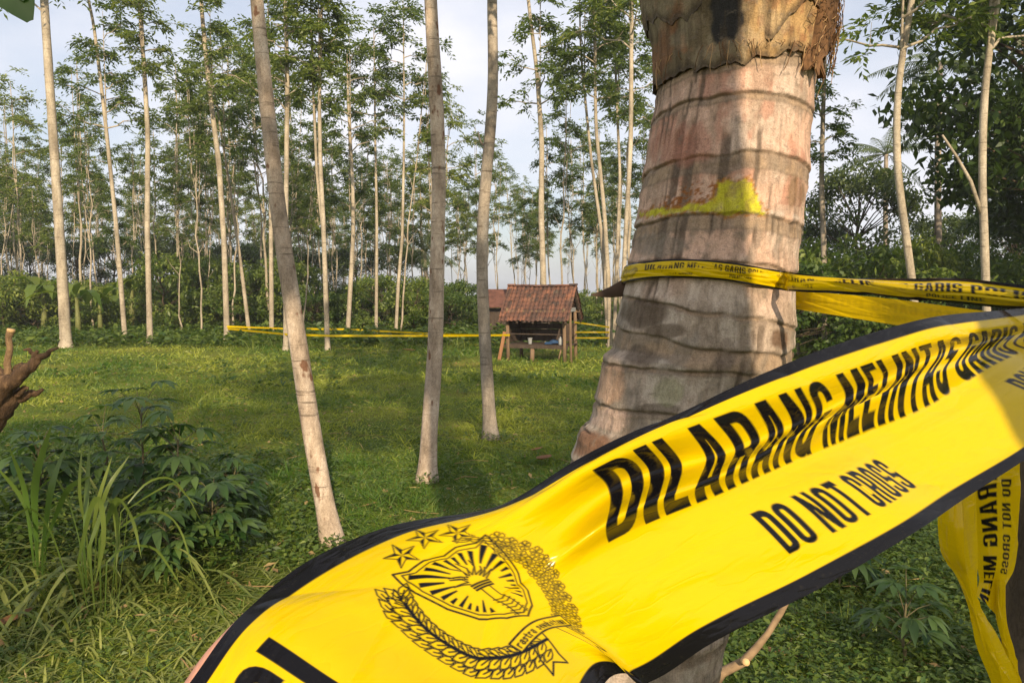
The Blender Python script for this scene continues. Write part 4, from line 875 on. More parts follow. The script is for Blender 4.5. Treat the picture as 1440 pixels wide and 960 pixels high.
def tape_obj(name, pieces, label, group=None, st=None):
    """pieces: list of (V, ink) grids welded into one tape"""
    vs_, fs, ks, off = [], [], [], 0
    for V_, k in pieces:
        nu, nv = V_.shape[:2]; vs_.append(V_.reshape(-1, 3)); ks.append(np.asarray(k).ravel()); fs.append(grid_faces(nu, nv, off)); off += nu * nv
    return tag(obj(name, fmesh(name, np.concatenate(vs_), np.concatenate(fs), {'ink': np.concatenate(ks)}, {'st': st if st is not None else np.concatenate([np.stack([v[:, 0] * 7, v[:, 2] * 7, v[:, 1] * 7], -1) for v in vs_])}, smooth=True), M['tape']), label, 'barrier tape', group)
TK = [0, .17, .33, .42, .52, .62, .82, 1.0]
def sec(s, pts, d, dd=(0, 0, 0, 0, 0, 0, 0, 0)): return (s, [(p[0], p[1], d + e) for p, e in zip(pts, dd)])
fold = (0.006, 0, 0.023, -0.014, -0.002, 0, 0.004, 0.010)
MAIN = [sec(-2.1, [(110, 1110), (160, 1135), (210, 1165), (240, 1180), (270, 1200), (300, 1215), (370, 1255), (430, 1290)], .27),
        sec(-1.62, [(252, 978), (298, 1000), (368, 1045), (410, 1072), (458, 1102), (505, 1130), (590, 1185), (660, 1230)], .30),
        sec(-1.29, [(335, 872), (381, 894), (458, 940), (503, 967), (553, 997), (603, 1027), (700, 1082), (780, 1128)], .325, (.012, .002, 0, 0, 0, 0, .004, .01)),
        sec(-.97, [(428, 792), (480, 832), (546, 876), (584, 902), (626, 930), (666, 957), (744, 1008), (808, 1050)], .36, (.018, .003, 0, 0, 0, 0, .008, .02)),
        sec(-.645, [(548, 741), (588, 770), (634, 802), (663, 820), (695, 842), (727, 865), (795, 909), (856, 952)], .40, (.028, .006, 0, 0, 0, .003, .015, .032)),
        sec(-.30, [(700, 708), (718, 726), (750, 768), (764, 792), (780, 815), (808, 846), (868, 905), (918, 955)], .425, (.022, .004, 0.002, 0, 0, .003, .014, .028)),
        sec(0.0, [(812, 643), (832, 660), (858, 695), (853, 732), (857, 763), (888, 797), (947, 858), (994, 907)], .45, fold),
        sec(.59, [(972, 570), (993, 592), (1024, 640), (1013, 668), (1018, 693), (1050, 722), (1108, 780), (1158, 824)], .50, fold),
        sec(1.125, [(1105, 511), (1119, 547), (1134, 592), (1113, 617), (1109, 652), (1162, 674), (1226, 722), (1280, 752)], .545, fold),
        sec(1.78, [(1207, 474), (1221, 512), (1230, 543), (1212, 566), (1202, 613), (1243, 636), (1302, 677), (1362, 697)], .60, fold),
        sec(2.51, [(1306, 447), (1316, 480), (1318, 502), (1302, 530), (1305, 571), (1340, 590), (1405, 622), (1462, 632)], .66, fold),
        sec(3.41, [(1397, 437), (1403, 462), (1400, 478), (1387, 495), (1408, 508), (1436, 518), (1495, 545), (1545, 565)], .74, fold),
        sec(4.4, [(1475, 432), (1480, 450), (1478, 462), (1468, 474), (1485, 482), (1510, 490), (1570, 508), (1615, 522)], .84),
        sec(5.2, [(1540, 440), (1546, 452), (1550, 462), (1552, 470), (1556, 478), (1562, 486), (1575, 500), (1590, 512)], .90)]
def notch(S, T): return 0.012 * np.exp(-((S + .47) / .09) ** 2) * sstep(0.7, 1.0, T) * -1
V_, S, T, aw = tape_geo(MAIN, TK, 1150, 310, 0.0044, 2, disp=notch)
tape_obj('barrier_tape', [(V_, print_tape(S, T, aw))], 'broad yellow tape with black lettering and crest, stretched diagonally across everything', st=np.stack([S.ravel(), T.ravel(), S.ravel() * 0], -1))
# band round the palm and its twisted run to the right
def ring_sec(s, th_, py0, py1, dr=0.004):
    o_ = []
    for k, py in enumerate(np.linspace(py0, py1, 3)):
        c_, r_ = palm_ring(py); p = P(c_, py, PD) + np.array([math.cos(th_), math.sin(th_), 0]) * (r_ * 1.035 + dr + (0.005 if k == 1 else 0)); x, y = proj(p); z = p[2] - H; o_.append((float(x), float(y), float(p[1] * cp - z * sp_)))
    return (s, o_)
band_secs = [ring_sec(-1.2, PI * 0.75, 378, 404), ring_sec(-.8, PI * 0.92, 376, 400), ring_sec(-.45, PI * 1.06, 372, 397), ring_sec(.1, PI * 1.2, 369, 393), ring_sec(.9, PI * 1.34, 369, 393), ring_sec(1.8, PI * 1.46, 373, 396), ring_sec(2.7, PI * 1.58, 379, 403), ring_sec(3.4, PI * 1.68, 384, 408),
             (4.2, [(1118, 383, 1.58), (1118, 396, 1.57), (1118, 410, 1.58)]), (4.9, [(1190, 390, 1.46), (1192, 398, 1.44), (1194, 414, 1.45)]), (5.5, [(1270, 391, 1.33), (1272, 407, 1.30), (1272, 420, 1.33)]),
             (6.1, [(1350, 391, 1.2), (1350, 411, 1.17), (1350, 427, 1.21)]), (6.6, [(1440, 402, 1.08), (1440, 421, 1.06), (1440, 436, 1.09)]), (7.1, [(1530, 415, .97), (1530, 428, .96), (1530, 445, .97)])]
V_, S, T, aw = tape_geo(band_secs, [0, .5, 1], 620, 70, 0.006, 11); k1 = print_tape(S * 1.6, T, aw * 1.6, 0.10).reshape(S.shape) * np.where((T > .12) & (T < .88), sstep(.34, .5, fbm(np.stack([S * 3, T * 5, S * 0], -1), 3, 71)), 1)
tape_obj('barrier_tape', [(V_, k1)], 'narrow crumpled yellow tape wound round the palm trunk and pulled away sideways', )
back_secs = [ring_sec(0, PI * 0.45, 398, 428), ring_sec(.4, PI * 0.25, 400, 430), ring_sec(.8, PI * 0.08, 404, 433), (1.3, [(1135, 409, 1.80), (1135, 424, 1.80), (1135, 437, 1.80)]), (2.4, [(1235, 418, 1.62), (1235, 436, 1.62), (1235, 453, 1.62)]),
             (3.6, [(1330, 430, 1.42), (1330, 449, 1.42), (1330, 469, 1.42)]), (4.6, [(1420, 442, 1.24), (1420, 463, 1.24), (1420, 486, 1.24)]), (5.6, [(1530, 456, 1.03), (1530, 478, 1.03), (1530, 504, 1.03)])]
V_, S, T, aw = tape_geo(back_secs, [0, .5, 1], 300, 50, 0.003, 13)
k2 = print_tape(-S, T, aw, 0.0) * 0.16                              # the print shows faintly through the unprinted back
tape_obj('barrier_tape', [(V_, k2)], 'yellow tape seen from its unprinted back, running from behind the palm')
# loose ends hanging down beside the dark post
hangA = [(0, [(1320, 690, .80), (1342, 690, .785), (1372, 690, .80)]), (.5, [(1319, 740, .80), (1345, 740, .775), (1374, 745, .80)]), (1.0, [(1324, 780, .80), (1350, 785, .78), (1375, 793, .80)]), (1.4, [(1342, 805, .80), (1358, 808, .79), (1374, 812, .80)]),
         (1.9, [(1362, 855, .80), (1370, 852, .795), (1376, 848, .80)]), (2.5, [(1372, 905, .80), (1388, 898, .79), (1402, 890, .80)]), (3.2, [(1396, 965, .80), (1412, 962, .79), (1428, 955, .80)]), (4.2, [(1420, 1060, .82), (1432, 1060, .81), (1446, 1060, .82)])]
hangB = [(0.15, [(1355, 640, .86), (1400, 620, .85), (1436, 610, .86)]), (.7, [(1362, 700, .86), (1400, 690, .845), (1433, 690, .86)]), (1.2, [(1372, 755, .86), (1402, 752, .85), (1431, 755, .87)]), (1.6, [(1374, 795, .86), (1400, 797, .85), (1425, 802, .87)]), (1.85, [(1377, 815, .86), (1396, 816, .855), (1414, 823, .86)]),
         (2.2, [(1370, 835, .86), (1388, 850, .85), (1403, 868, .86)])]
hangC = [(0, [(1402, 815, .85), (1408, 816, .845), (1414, 818, .85)]), (.6, [(1402, 870, .85), (1408, 870, .845), (1415, 870, .85)]), (1.3, [(1412, 915, .85), (1418, 915, .845), (1426, 915, .85)]), (2.2, [(1424, 965, .85), (1430, 965, .845), (1436, 965, .85)]), (3.2, [(1440, 1060, .85), (1446, 1060, .845), (1452, 1060, .85)])]
pcs = []
for hs, sd_, pr in ((hangA, 21, 0), (hangB, 22, 1), (hangC, 23, 0)):
    V_, S, T, aw = tape_geo(hs, [0, .5, 1], 200, 70, 0.004, sd_)
    pcs.append((V_, print_tape(S + 0.02, T, aw * 1.0, 0.0) if pr else np.zeros(S.shape)))
tape_obj('barrier_tape', pcs, 'loose creased yellow tape ends hanging down beside the dark trunk')
# the rough post the tapes are tied to, at the edge of the view
T = Geo(); pth = P([1535, 1530, 1540, 1556, 1575, 1580], [1500, 1100, 900, 650, 420, 345], 1.02); pth = np.concatenate([[[pth[0, 0], pth[0, 1], -0.08]], pth])
T.tube(np.stack([np.interp(np.linspace(0, 6, 50), np.arange(7), pth[:, k]) for k in range(3)], -1) - pth[0], np.linspace(0.125, 0.095, 50), 28, 0.5, True, 0.12, 4, 2.0)
root = empty('wooden_post', pth[0]); obj('post', T.mesh('rough_post', True), M['bark_dark'], root); tag(root, 'dark rough wooden post behind the hanging loose tape ends', 'post')
# bare hand under the tape
hr = np.random.default_rng(3)
M['skin'] = plain('skin', (0.42, 0.215, 0.155), 0.5, 0.12, 40)
def skin_chain(name, chains, mat, parent=None, sub=2):
    """one continuous skinned surface from joint chains: list of [(co, radius), ...]; shared first joints are welded"""
    me = bpy.data.meshes.new(name); vs_, es, rd, key = [], [], [], {}
    def vid(c, r):
        k = tuple(np.round(c, 5))
        if k not in key: key[k] = len(vs_); vs_.append(tuple(float(x) for x in c)); rd.append(r)
        return key[k]
    for ch in chains:
        ids = [vid(c, r) for c, r in ch]; es += list(zip(ids[:-1], ids[1:]))
    me.from_pydata(vs_, es, []); o = obj(name, me, mat, parent)
    o.modifiers.new('skin', 'SKIN'); sb = o.modifiers.new('sub', 'SUBSURF'); sb.levels = sb.render_levels = sub
    if not me.skin_vertices: me.skin_vertices.new()
    for k, r in enumerate(rd): me.skin_vertices[0].data[k].radius = (r, r)
    me.skin_vertices[0].data[0].use_root = True
    dg = bpy.context.evaluated_depsgraph_get(); ev = bpy.data.meshes.new_from_object(o.evaluated_get(dg)); o.modifiers.clear(); o.data = ev
    ev.polygons.foreach_set('use_smooth', np.ones(len(ev.polygons), bool))
    if not ev.materials: ev.materials.append(mat)
    return o
def PP(px, py, d): return P(px, py, d)
wrist = PP(140, 1290, .40); palm_c = PP(205, 1150, .405)
hand = skin_chain('hand', [[(wrist, .024), (PP(20, 1560, .40), .030), (PP(-120, 1900, .38), .036)], [(wrist, .024), (palm_c, .026), (PP(235, 1075, .40), .018), (PP(263, 1000, .392), .0105), (PP(306, 930, .392), .0095), (PP(352, 880, .394), .0085), (PP(388, 848, .40), .0075)],
                           [(palm_c, .026), (PP(292, 1085, .405), .017), (PP(350, 1010, .40), .010), (PP(405, 945, .40), .0093), (PP(445, 905, .41), .0078)], [(palm_c, .026), (PP(330, 1120, .41), .015), (PP(395, 1060, .405), .0097), (PP(445, 1005, .41), .009), (PP(480, 970, .42), .0076)],
                           [(palm_c, .026), (PP(350, 1170, .415), .013), (PP(420, 1125, .41), .0085), (PP(465, 1090, .415), .0078), (PP(490, 1065, .42), .0068)], [(wrist, .024), (PP(250, 1260, .37), .014), (PP(330, 1215, .36), .0105), (PP(385, 1170, .355), .0088)]], M['skin'])
tag(hand, 'bare hand and forearm holding the broad printed tape from beneath', 'hand')

# ================================================================ HUT
M['tile'] = None
def tile_mat():
    m, t, b, o = newmat('clay_roof_tile'); oi = t.nodes.new('ShaderNodeObjectInfo'); n = noise(t, 14, 5, 0.65)
    c = ramp(t, oi.outputs['Random'], [(0.0, (0.055, 0.036, 0.028)), (0.35, (0.095, 0.048, 0.034)), (0.7, (0.14, 0.065, 0.042)), (0.9, (0.20, 0.09, 0.052)), (1.0, (0.07, 0.06, 0.048))])
    c = mixc(t, 0.8, c, ramp(t, n, [(0.32, (0.28, 0.26, 0.25)), (0.62, (1.1, 1.05, 1.0))]), 'MULTIPLY')
    t.links.new(c, b.inputs['Base Color']); b.inputs['Roughness'].default_value = 0.85; bump(t, b, n, 0.4, 0.01); return m
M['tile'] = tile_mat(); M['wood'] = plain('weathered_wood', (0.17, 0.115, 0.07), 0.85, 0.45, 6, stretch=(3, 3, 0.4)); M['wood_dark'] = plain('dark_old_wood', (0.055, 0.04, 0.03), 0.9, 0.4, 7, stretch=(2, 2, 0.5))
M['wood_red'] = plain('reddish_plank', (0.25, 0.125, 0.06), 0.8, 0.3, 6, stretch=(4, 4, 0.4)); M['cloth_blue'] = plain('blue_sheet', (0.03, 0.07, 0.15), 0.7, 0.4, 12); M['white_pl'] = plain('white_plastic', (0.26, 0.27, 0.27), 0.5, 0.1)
hp = P(762, HOR, 20.3); hut = empty('hut', (hp[0], hp[1], float(gz(hp[0], hp[1]))), R(-20))
tag(hut, 'small open-sided field hut on posts with a mossy red clay tile roof', 'hut')
W2, ED, ZR, ZE = 0.98, 0.80, 2.05, 1.10                               # half eave length, half depth, ridge and eave height
def part(name, build, mat, parent=hut, smooth=False):
    g_ = Geo(); build(g_); return obj(name, g_.mesh(name, smooth), M[mat], parent)
for (x, y) in ((-.80, -.55), (.80, -.55), (-.80, .55), (.80, .55)):
    part('post', lambda g_: g_.tube([[x + .02, y, -.08], [x, y + .01, .7], [x - .01, y, ZE + .28 if abs(y) > .5 else ZR]], [.055, .05, .045], 8, 0.5, True, 0.1, int(x * 10 + y * 3)), 'wood', smooth=True)
part('post', lambda g_: g_.tube([[.93, -.30, -.08], [.90, -.30, .6], [.88, -.25, 1.42]], [.04, .036, .033], 8), 'wood', smooth=True)
part('post', lambda g_: g_.tube([[-.12, -.50, -.08], [-.10, -.50, .42]], [.07, .06], 8), 'wood', smooth=True)
part('post', lambda g_: g_.tube([[.60, -.50, -.05], [.72, -.52, .40]], [.022, .022], 7), 'wood', smooth=True)
def rotm(ax, a): return np.array(Matrix.Rotation(a, 3, ax))
part('brace_plank', lambda g_: g_.box((-.93, -.66, .38), (.09, .035, .86), rotm('Y', R(12))), 'wood_red')
for y in (-.55, .55): part('beam', lambda g_: g_.box((0, y, ZE + .245), (1.86, .07, .07)), 'wood')
for x in (-.80, .80): part('tie_beam', lambda g_: g_.box((x, 0, ZE + .30), (.06, 1.2, .08)), 'wood')
part('gable_board', lambda g_: g_.box((.905, -.12, ZE + .30), (.03, .55, .11)), 'white_pl')
part('ridge_beam', lambda g_: g_.box((0, 0, ZR - .10), (1.9, .06, .07)), 'wood')
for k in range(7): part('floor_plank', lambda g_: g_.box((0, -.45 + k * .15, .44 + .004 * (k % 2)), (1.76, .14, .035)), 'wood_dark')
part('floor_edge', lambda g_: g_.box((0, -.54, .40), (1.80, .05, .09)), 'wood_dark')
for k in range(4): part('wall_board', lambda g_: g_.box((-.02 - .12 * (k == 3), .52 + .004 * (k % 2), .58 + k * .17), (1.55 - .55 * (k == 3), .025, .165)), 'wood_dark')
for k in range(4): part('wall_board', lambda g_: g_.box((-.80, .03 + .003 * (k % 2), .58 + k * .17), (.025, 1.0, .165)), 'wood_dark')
part('rail', lambda g_: g_.box((.0, -.50, .74), (1.55, .03, .03)), 'wood_dark')
ang = math.atan2(ZR - ZE, ED); SL = math.hypot(ED, ZR - ZE)
roof_g = Geo(); th_ = 0.02
for sg in (-1, 1):
    for k in range(9):
        f = (k + .5) / 9; roof_g.box((0, sg * ED * (1 - f) * 0.99, ZE + (ZR - ZE) * f - 0.035), (2 * W2 - .06, .03, .02), rotm('X', sg * -ang))
    for x in (-.9, -.45, 0, .45, .9): roof_g.box((x, sg * ED / 2, (ZE + ZR) / 2 - 0.065), (.045, SL, .05), rotm('X', -sg * ang))
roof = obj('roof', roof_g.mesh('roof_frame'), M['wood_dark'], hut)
NC, NR_ = 16, 9; tw, tl = 2 * W2 / NC, SL / NR_
u = np.linspace(-.5, .5, 7); prof = 0.020 * np.sin(u * 2 * np.pi) + 0.006
tv = np.concatenate([np.stack([u * tw * 1.12, np.full(7, s_), prof + zz], -1) for zz in (0, -0.012) for s_ in (-tl * .62, tl * .62)])
id_ = lambda a, b: a * 7 + b
tq = [[id_(0, k), id_(0, k + 1), id_(1, k + 1), id_(1, k)] for k in range(6)] + [[id_(2, k + 1), id_(2, k), id_(3, k), id_(3, k + 1)] for k in range(6)] + [[id_(0, k + 1), id_(0, k), id_(2, k), id_(2, k + 1)] for k in range(6)] + [[id_(0, 0), id_(1, 0), id_(3, 0), id_(2, 0)], [id_(0, 6), id_(2, 6), id_(3, 6), id_(1, 6)]]
tile_me = fmesh('roof_tile', tv, np.array(tq), smooth=False); tile_me.materials.append(M['tile'])
for sg in (-1, 1):
    for r_ in range(NR_):
        for c_ in range(NC):
            f = (r_ + .5) / NR_; sag = -0.02 * math.sin(math.pi * (c_ + .5) / NC) * f
            o = obj('roof_tile', tile_me, None, roof, (-W2 + (c_ + .5) * tw + hr.normal() * .004, sg * ED * (1 - f), ZE + (ZR - ZE) * f + .012 + sag * 1.6 + hr.normal() * .006))
            o.rotation_euler = (-sg * ang - sg * .10 * 0 + (0.07 if sg < 0 else -0.07) * 1 + hr.normal() * .02, hr.normal() * .02, (0 if sg < 0 else PI) * 0 + hr.normal() * .02)
for o in roof.children:
    if o.location.y < 0: o.rotation_euler.x = ang - 0.06 + hr.normal() * .015
    else: o.rotation_euler.x = -ang + 0.06 + hr.normal() * .015
a_ = np.linspace(-1.3, 1.3, 6); rv = np.concatenate([np.stack([np.full(6, x_), np.sin(a_) * .075 * k_, np.cos(a_) * .06 * k_ - .03], -1) for k_ in (1, .82) for x_ in (-.11, .11)])
rq = [[k, k + 1, k + 7, k + 6] for k in range(5)] + [[13 + k, 12 + k, 18 + k, 19 + k] for k in range(5)] + [[k + 1, k, 12 + k, 13 + k] for k in range(5)] + [[6 + k, 7 + k, 19 + k, 18 + k] for k in range(5)]
ridge_me = fmesh('ridge_tile', rv, np.array(rq)); ridge_me.materials.append(M['tile'])
for k in range(10): obj('ridge_tile', ridge_me, None, roof, (-W2 + .1 + k * .197, hr.normal() * .006, ZR + .02 - .02 * math.sin(math.pi * (k + .5) / 10) + hr.normal() * .006), (0, hr.normal() * .03, hr.normal() * .04))
# things lying in the hut
def in_hut(lx, ly, lz):
    a = R(-20); return (hut.location.x + lx * math.cos(a) - ly * math.sin(a), hut.location.y + lx * math.sin(a) + ly * math.cos(a), hut.location.z + lz)
g_ = Geo(); g_.tube([[0, 0, 0], [0, 0, .01], [0, 0, .15], [0, 0, .17]], [.045, .05, .062, .066], 14); g_.tube([[0, 0, .16], [0, 0, .172]], [.07, .07], 14)
tag(obj('plastic_cup', g_.mesh('plastic_cup', True), M['white_pl'], None, in_hut(-.22, -.36, .46)), 'white plastic cup standing on the hut platform', 'cup')
g_ = Geo(); n = 14; X_, Y_ = np.meshgrid(np.linspace(-.26, .26, n), np.linspace(-.17, .17, n)); Z_ = .10 * fbm(np.stack([X_ * 9, Y_ * 9, X_ * 0], -1), 3, 5) * np.exp(-(X_ / .25) ** 2 - (Y_ / .17) ** 2) * 2.4
ii = np.arange(n * n).reshape(n, n); qq = np.stack([ii[:-1, :-1], ii[:-1, 1:], ii[1:, 1:], ii[1:, :-1]], -1).reshape(-1, 4); g_.add(np.stack([X_, Y_, Z_], -1), qq)
tag(obj('folded_sheet', g_.mesh('folded_sheet', True), M['cloth_blue'], None, in_hut(.45, -.30, .462)), 'crumpled blue sheet lying on the hut platform', 'cloth')
g_ = Geo(); g_.tube([[0, 0, 0], [0, 0, .02], [0, 0, .16], [0, 0, .2], [0, 0, .23]], [.05, .055, .055, .02, .02], 12)
tag(obj('water_bottle', g_.mesh('water_bottle', True), M['white_pl'], None, in_hut(.66, -.42, .46)), 'pale bottle by the right-hand posts of the hut', 'bottle')
# far second hut
fp = P(709, HOR, 33); fh = empty('shed', (fp[0], fp[1], float(gz(fp[0], fp[1]))), R(12)); tag(fh, 'distant shed with plain rusty red roof peeping out behind the hut', 'shed')
g_ = Geo()
for sg in (-1, 1): g_.box((0, sg * .62, 1.62), (2.2, 1.45, .05), rotm('X', -sg * R(32)))
obj('roof', g_.mesh('shed_roof'), plain('rusty_shed_roof', (0.11, 0.05, 0.036), .9, .4, 5), fh); g_ = Geo(); g_.box((0, 0, .55), (1.8, 1.7, 1.2)); obj('wall', g_.mesh('shed_wall'), M['wood_dark'], fh)

# ---- tape strung along the far trees and the hut
def far_tape(pts, wpx, label, tw=0.0, n=60):
    pts = np.asarray(pts, float); L_ = np.linspace(0, len(pts) - 1, n); px, py, d = (np.interp(L_, np.arange(len(pts)), pts[:, k]) for k in range(3))
    c = P(px, py, d); tg = np.gradient(c, axis=0); tg /= np.linalg.norm(tg, axis=1, keepdims=True); up = np.array([0, 0, 1.0]); a = tw * np.sin(np.linspace(0, 9, n))
    sdv = np.cross(tg, up); ww = (wpx / F * d)[:, None]; dirv = up[None] * np.cos(a)[:, None] + sdv * np.sin(a)[:, None]
    V_ = np.stack([c - dirv * ww / 2, c, c + dirv * ww / 2], 1); tape_obj('barrier_tape', [(V_, np.tile([[0.0, 0.0, 0.0]], (n, 1)))], label)

far_tape([(319, 459, 27.9), (400, 462, 28), (490, 463, 30.8), (600, 469, 26), (716, 472, 20.2)], 2.6, 'upper yellow strand strung from the far trunks to the hut', 0.5)
far_tape([(320, 462, 27.8), (402, 470, 23.8), (461, 472, 23.4), (560, 472, 22), (640, 472, 21), (717, 471, 19.9)], 3.0, 'lower yellow strand strung from the far trunks to the hut', 0.4)
far_tape([(808, 453, 20.2), (830, 456, 22), (857, 460, 24.9)], 2.2, 'highest yellow strand slanting down between hut posts and far trunk', 0.3)
far_tape([(809, 467, 20.1), (857, 467, 24.9)], 2.4, 'middle yellow strand between hut posts and far trunk', 0.2)
far_tape([(809, 475, 20.1), (857, 475, 24.9)], 2.2, 'lowest yellow strand between hut posts and far trunk', 0.2)

# ================================================================ FOREGROUND PLANTS
M['cassava'] = leafmat('cassava_leaf', (0.025, 0.065, 0.016), (0.095, 0.155, 0.035), 0.35, 0.42); M['blade'] = leafmat('long_grass_blade', (0.06, 0.115, 0.018), (0.27, 0.29, 0.075), 0.35, 0.42)
M['stem'] = plain('plant_stem', (0.10, 0.085, 0.04), 0.7, 0.3); M['dryleaf'] = leafmat('fallen_leaf', (0.16, 0.07, 0.03), (0.36, 0.20, 0.09), 0.15, 0.8)
def palmate(G_, rng, c, outd, size, nlob=6):
    outd = np.asarray(outd, float); a0 = math.atan2(outd[1], outd[0]); dr = rng.uniform(0.15, 0.8)
    for k in range(nlob):
        a = a0 + (k - (nlob - 1) / 2) * 0.62 + rng.normal() * .05; ln = size * (1 - 0.30 * abs(k - (nlob - 1) / 2) / (nlob / 2)) * rng.uniform(.85, 1.1); u = np.linspace(0, 1, 5)
        h = np.array([math.cos(a), math.sin(a), 0]); path = c + np.outer(u * ln, h) ; path[:, 2] += ln * (0.10 * u - dr * u ** 2)
        wd = ln * 0.36 * np.array([.12, .75, 1.0, .7, .02]); strip(path, wd, np.cross(h, [0, 0, 1.0]), np.clip(rng.normal(.42, .32), 0, 1), G_, 0.16)
def cassava(px, py, h, seed, label, nb=18, size=.15, lean=(0, 0), d=None):
    rng = np.random.default_rng(seed); p = ground(px, py) if d is None else np.array([P(px, HOR, d)[0], P(px, HOR, d)[1], 0.0]); root = empty('cassava_plant', p); Gs, Gl = Geo(), Geo()
    z = np.linspace(-.03, h * .82, 7); axis = np.stack([lean[0] * z ** 1.5, lean[1] * z ** 1.5, z], -1) + np.concatenate([[[0, 0, 0]], rng.normal(size=(6, 3)) * .008]); Gs.tube(axis, np.linspace(.013, .005, 7), 7)
    for k in range(nb):
        f = 0.30 + 0.70 * (k + .5) / nb; b = np.array([np.interp(f * h * .82, z, axis[:, j]) for j in range(3)]); a = k * 2.4 + rng.normal() * .3; ln = rng.uniform(.12, .26) * h ** .3; el = rng.uniform(.1, .8) + .5 * (f > .85)
        e = b + np.array([math.cos(a) * math.cos(el), math.sin(a) * math.cos(el), math.sin(el)]) * ln; Gs.tube(np.stack([b, (b + e) / 2 + [0, 0, .015], e]), [.003, .0024, .0016], 5, .5, False)
        palmate(Gl, rng, e, e - b, size * rng.uniform(.7, 1.15), rng.integers(5, 8))
    obj('stem', Gs.mesh('cassava_stem', True), M['stem'], root); obj('foliage', Gl.mesh('cassava_foliage', True), M['cassava'], root); return tag(root, label, 'cassava plant', 'cassava plants')
cassava(205, 770, 1.22, 1, 'tallest cassava plant with hanging hand-shaped leaves beside the pruned stump', 27, .18)
cassava(255, 785, 1.0, 2, 'cassava plant just beside the tallest one, leaves drooping', 24, .175)
cassava(150, 740, 0.95, 3, 'cassava plant between the pruned stump and the tallest cassava', 20, .17)
cassava(300, 800, .62, 4, 'low bushy cassava plant nearest the slim leaning trunk', 32, .19)
cassava(235, 830, .50, 5, 'small dark cassava plant in front of the taller ones', 22, .15)
cassava(330, 745, .55, 6, 'small cassava plant behind the low bushy one', 26, .18)
cassava(60, 760, .8, 7, 'cassava plant growing at the foot of the pruned stump', 30, .20)
cassava(1270, 930, .38, 8, 'small cassava seedling in the weeds by the hanging tape', 12, .13); cassava(1180, 830, .40, 9, 'small cassava seedling in the weeds behind the broad tape', 12, .14)
def tuft(px, py, n, ln, wd, seed, label, spread=.1, arch=.55, d=None, name='grass_tuft', tint=.5, el0=(.7, 1.45)):
    rng = np.random.default_rng(seed); p = ground(px, py) if d is None else np.array([P(px, HOR, d)[0], P(px, HOR, d)[1], 0.0]); root = empty(name, p)
    for k in range(n):
        g_ = Geo(); a = rng.random() * 6.28; h = np.array([math.cos(a), math.sin(a), 0]); L_ = ln * rng.uniform(.55, 1.1); u = np.linspace(0, 1, 9); el = rng.uniform(*el0); b = np.array([rng.normal() * spread, rng.normal() * spread, -.02])
        b[2] += float(gz(p[0] + b[0], p[1] + b[1]) - p[2]); path = b + np.outer(u * L_ * (math.cos(el) + .45 * u ** 1.5), h); path[:, 2] += L_ * (u * math.sin(el) - arch * rng.uniform(.5, 1.35) * u ** 2.6)
        path[:, 2] = np.maximum(path[:, 2], -.01 + .02 * rng.random()); strip(path, wd * rng.uniform(.6, 1.1) * np.interp(u, [0, .15, .55, 1], [.45, .9, 1, .04]), np.cross(h, [0, 0, 1.0]), np.clip(rng.normal(tint, .22), 0, 1), g_, .14)
        obj('blade', g_.mesh('blade', True), M['blade'], root)
    return tag(root, label, 'grass tuft', 'tall grass tufts')
tuft(40, 780, 30, 1.15, .040, 1, 'tall dark grass tuft against the pruned stump', .07, .55, tint=.25)
tuft(165, 800, 26, .85, .034, 2, 'upright yellow-green grass tuft before the cassava plants', .09, .35, tint=.75)
tuft(130, 850, 24, .85, .044, 3, 'grass tuft with long blades bent over in front of the cassava', .08, 1.0, tint=.6)
tuft(215, 835, 18, .80, .026, 4, 'grass tuft with thin arching blades leaning over the low cassava', .08, .95, tint=.55)
tuft(20, 880, 26, .50, .028, 5, 'wide low grass tuft behind the fallen brown leaves', .16, .7, tint=.5)
tuft(90, 900, 26, .42, .020, 6, 'short spreading grass tuft beside the fallen brown leaves', .16, .7, tint=.6)
tuft(-20, 800, 30, 1.15, .038, 7, 'tall grass tuft on the far side of the pruned stump', .12, .6, tint=.3)
tuft(370, 505, 30, .75, .035, 8, 'dark grass clump under the far tape near the slim leaning trunk', .3, .5, d=24.5, tint=.2); tuft(410, 500, 26, .7, .035, 9, 'dark grass clump under the far tape behind the slim leaning trunk', .3, .5, d=24.2, tint=.25)
tuft(570, 490, 26, .7, .04, 10, 'dark grass clump behind the brownish upright trunk', .35, .5, d=25.5, tint=.3); tuft(650, 490, 26, .75, .04, 11, 'dark grass clump between the two near upright trunks', .35, .5, d=24.5, tint=.3)
def blade_tuft(label, d, spec, base_px):
    root = empty('grass_tuft', ground(*base_px)); b_ = np.array(root.location)
    for pts, wpx, tint in spec:
        p = np.asarray(pts, float); u = np.linspace(0, 1, 14); k = np.linspace(0, 1, len(p)); c_ = crom(u, k, np.concatenate([p, (d + 0.12 * np.sin(k * 3 + p[0, 0]))[:, None]], 1)); path = P(c_[:, 0], c_[:, 1], c_[:, 2])
        path = np.concatenate([[[(b_[0] + path[0, 0]) / 2, (b_[1] + path[0, 1]) / 2, -.02]], path]); uu = np.concatenate([[0], u * .9 + .1]); tg = np.gradient(path, axis=0); sv = np.cross(tg, [0.15, 1.0, 0.35]); sv /= np.linalg.norm(sv, axis=1, keepdims=True) + 1e-9
        g_ = Geo(); strip(path - b_, wpx * .62 / F * d * np.interp(uu, [0, .15, .5, .8, 1], [.2, .5, 1, .7, .03]), sv, np.repeat(np.clip(tint * .42 + .25 * (uu - .6), 0, 1), 3), g_, .10, (0, -.6, .4)); obj('blade', g_.mesh('blade', True), M['blade'], root)
    return tag(root, label, 'grass tuft', 'tall grass tufts')
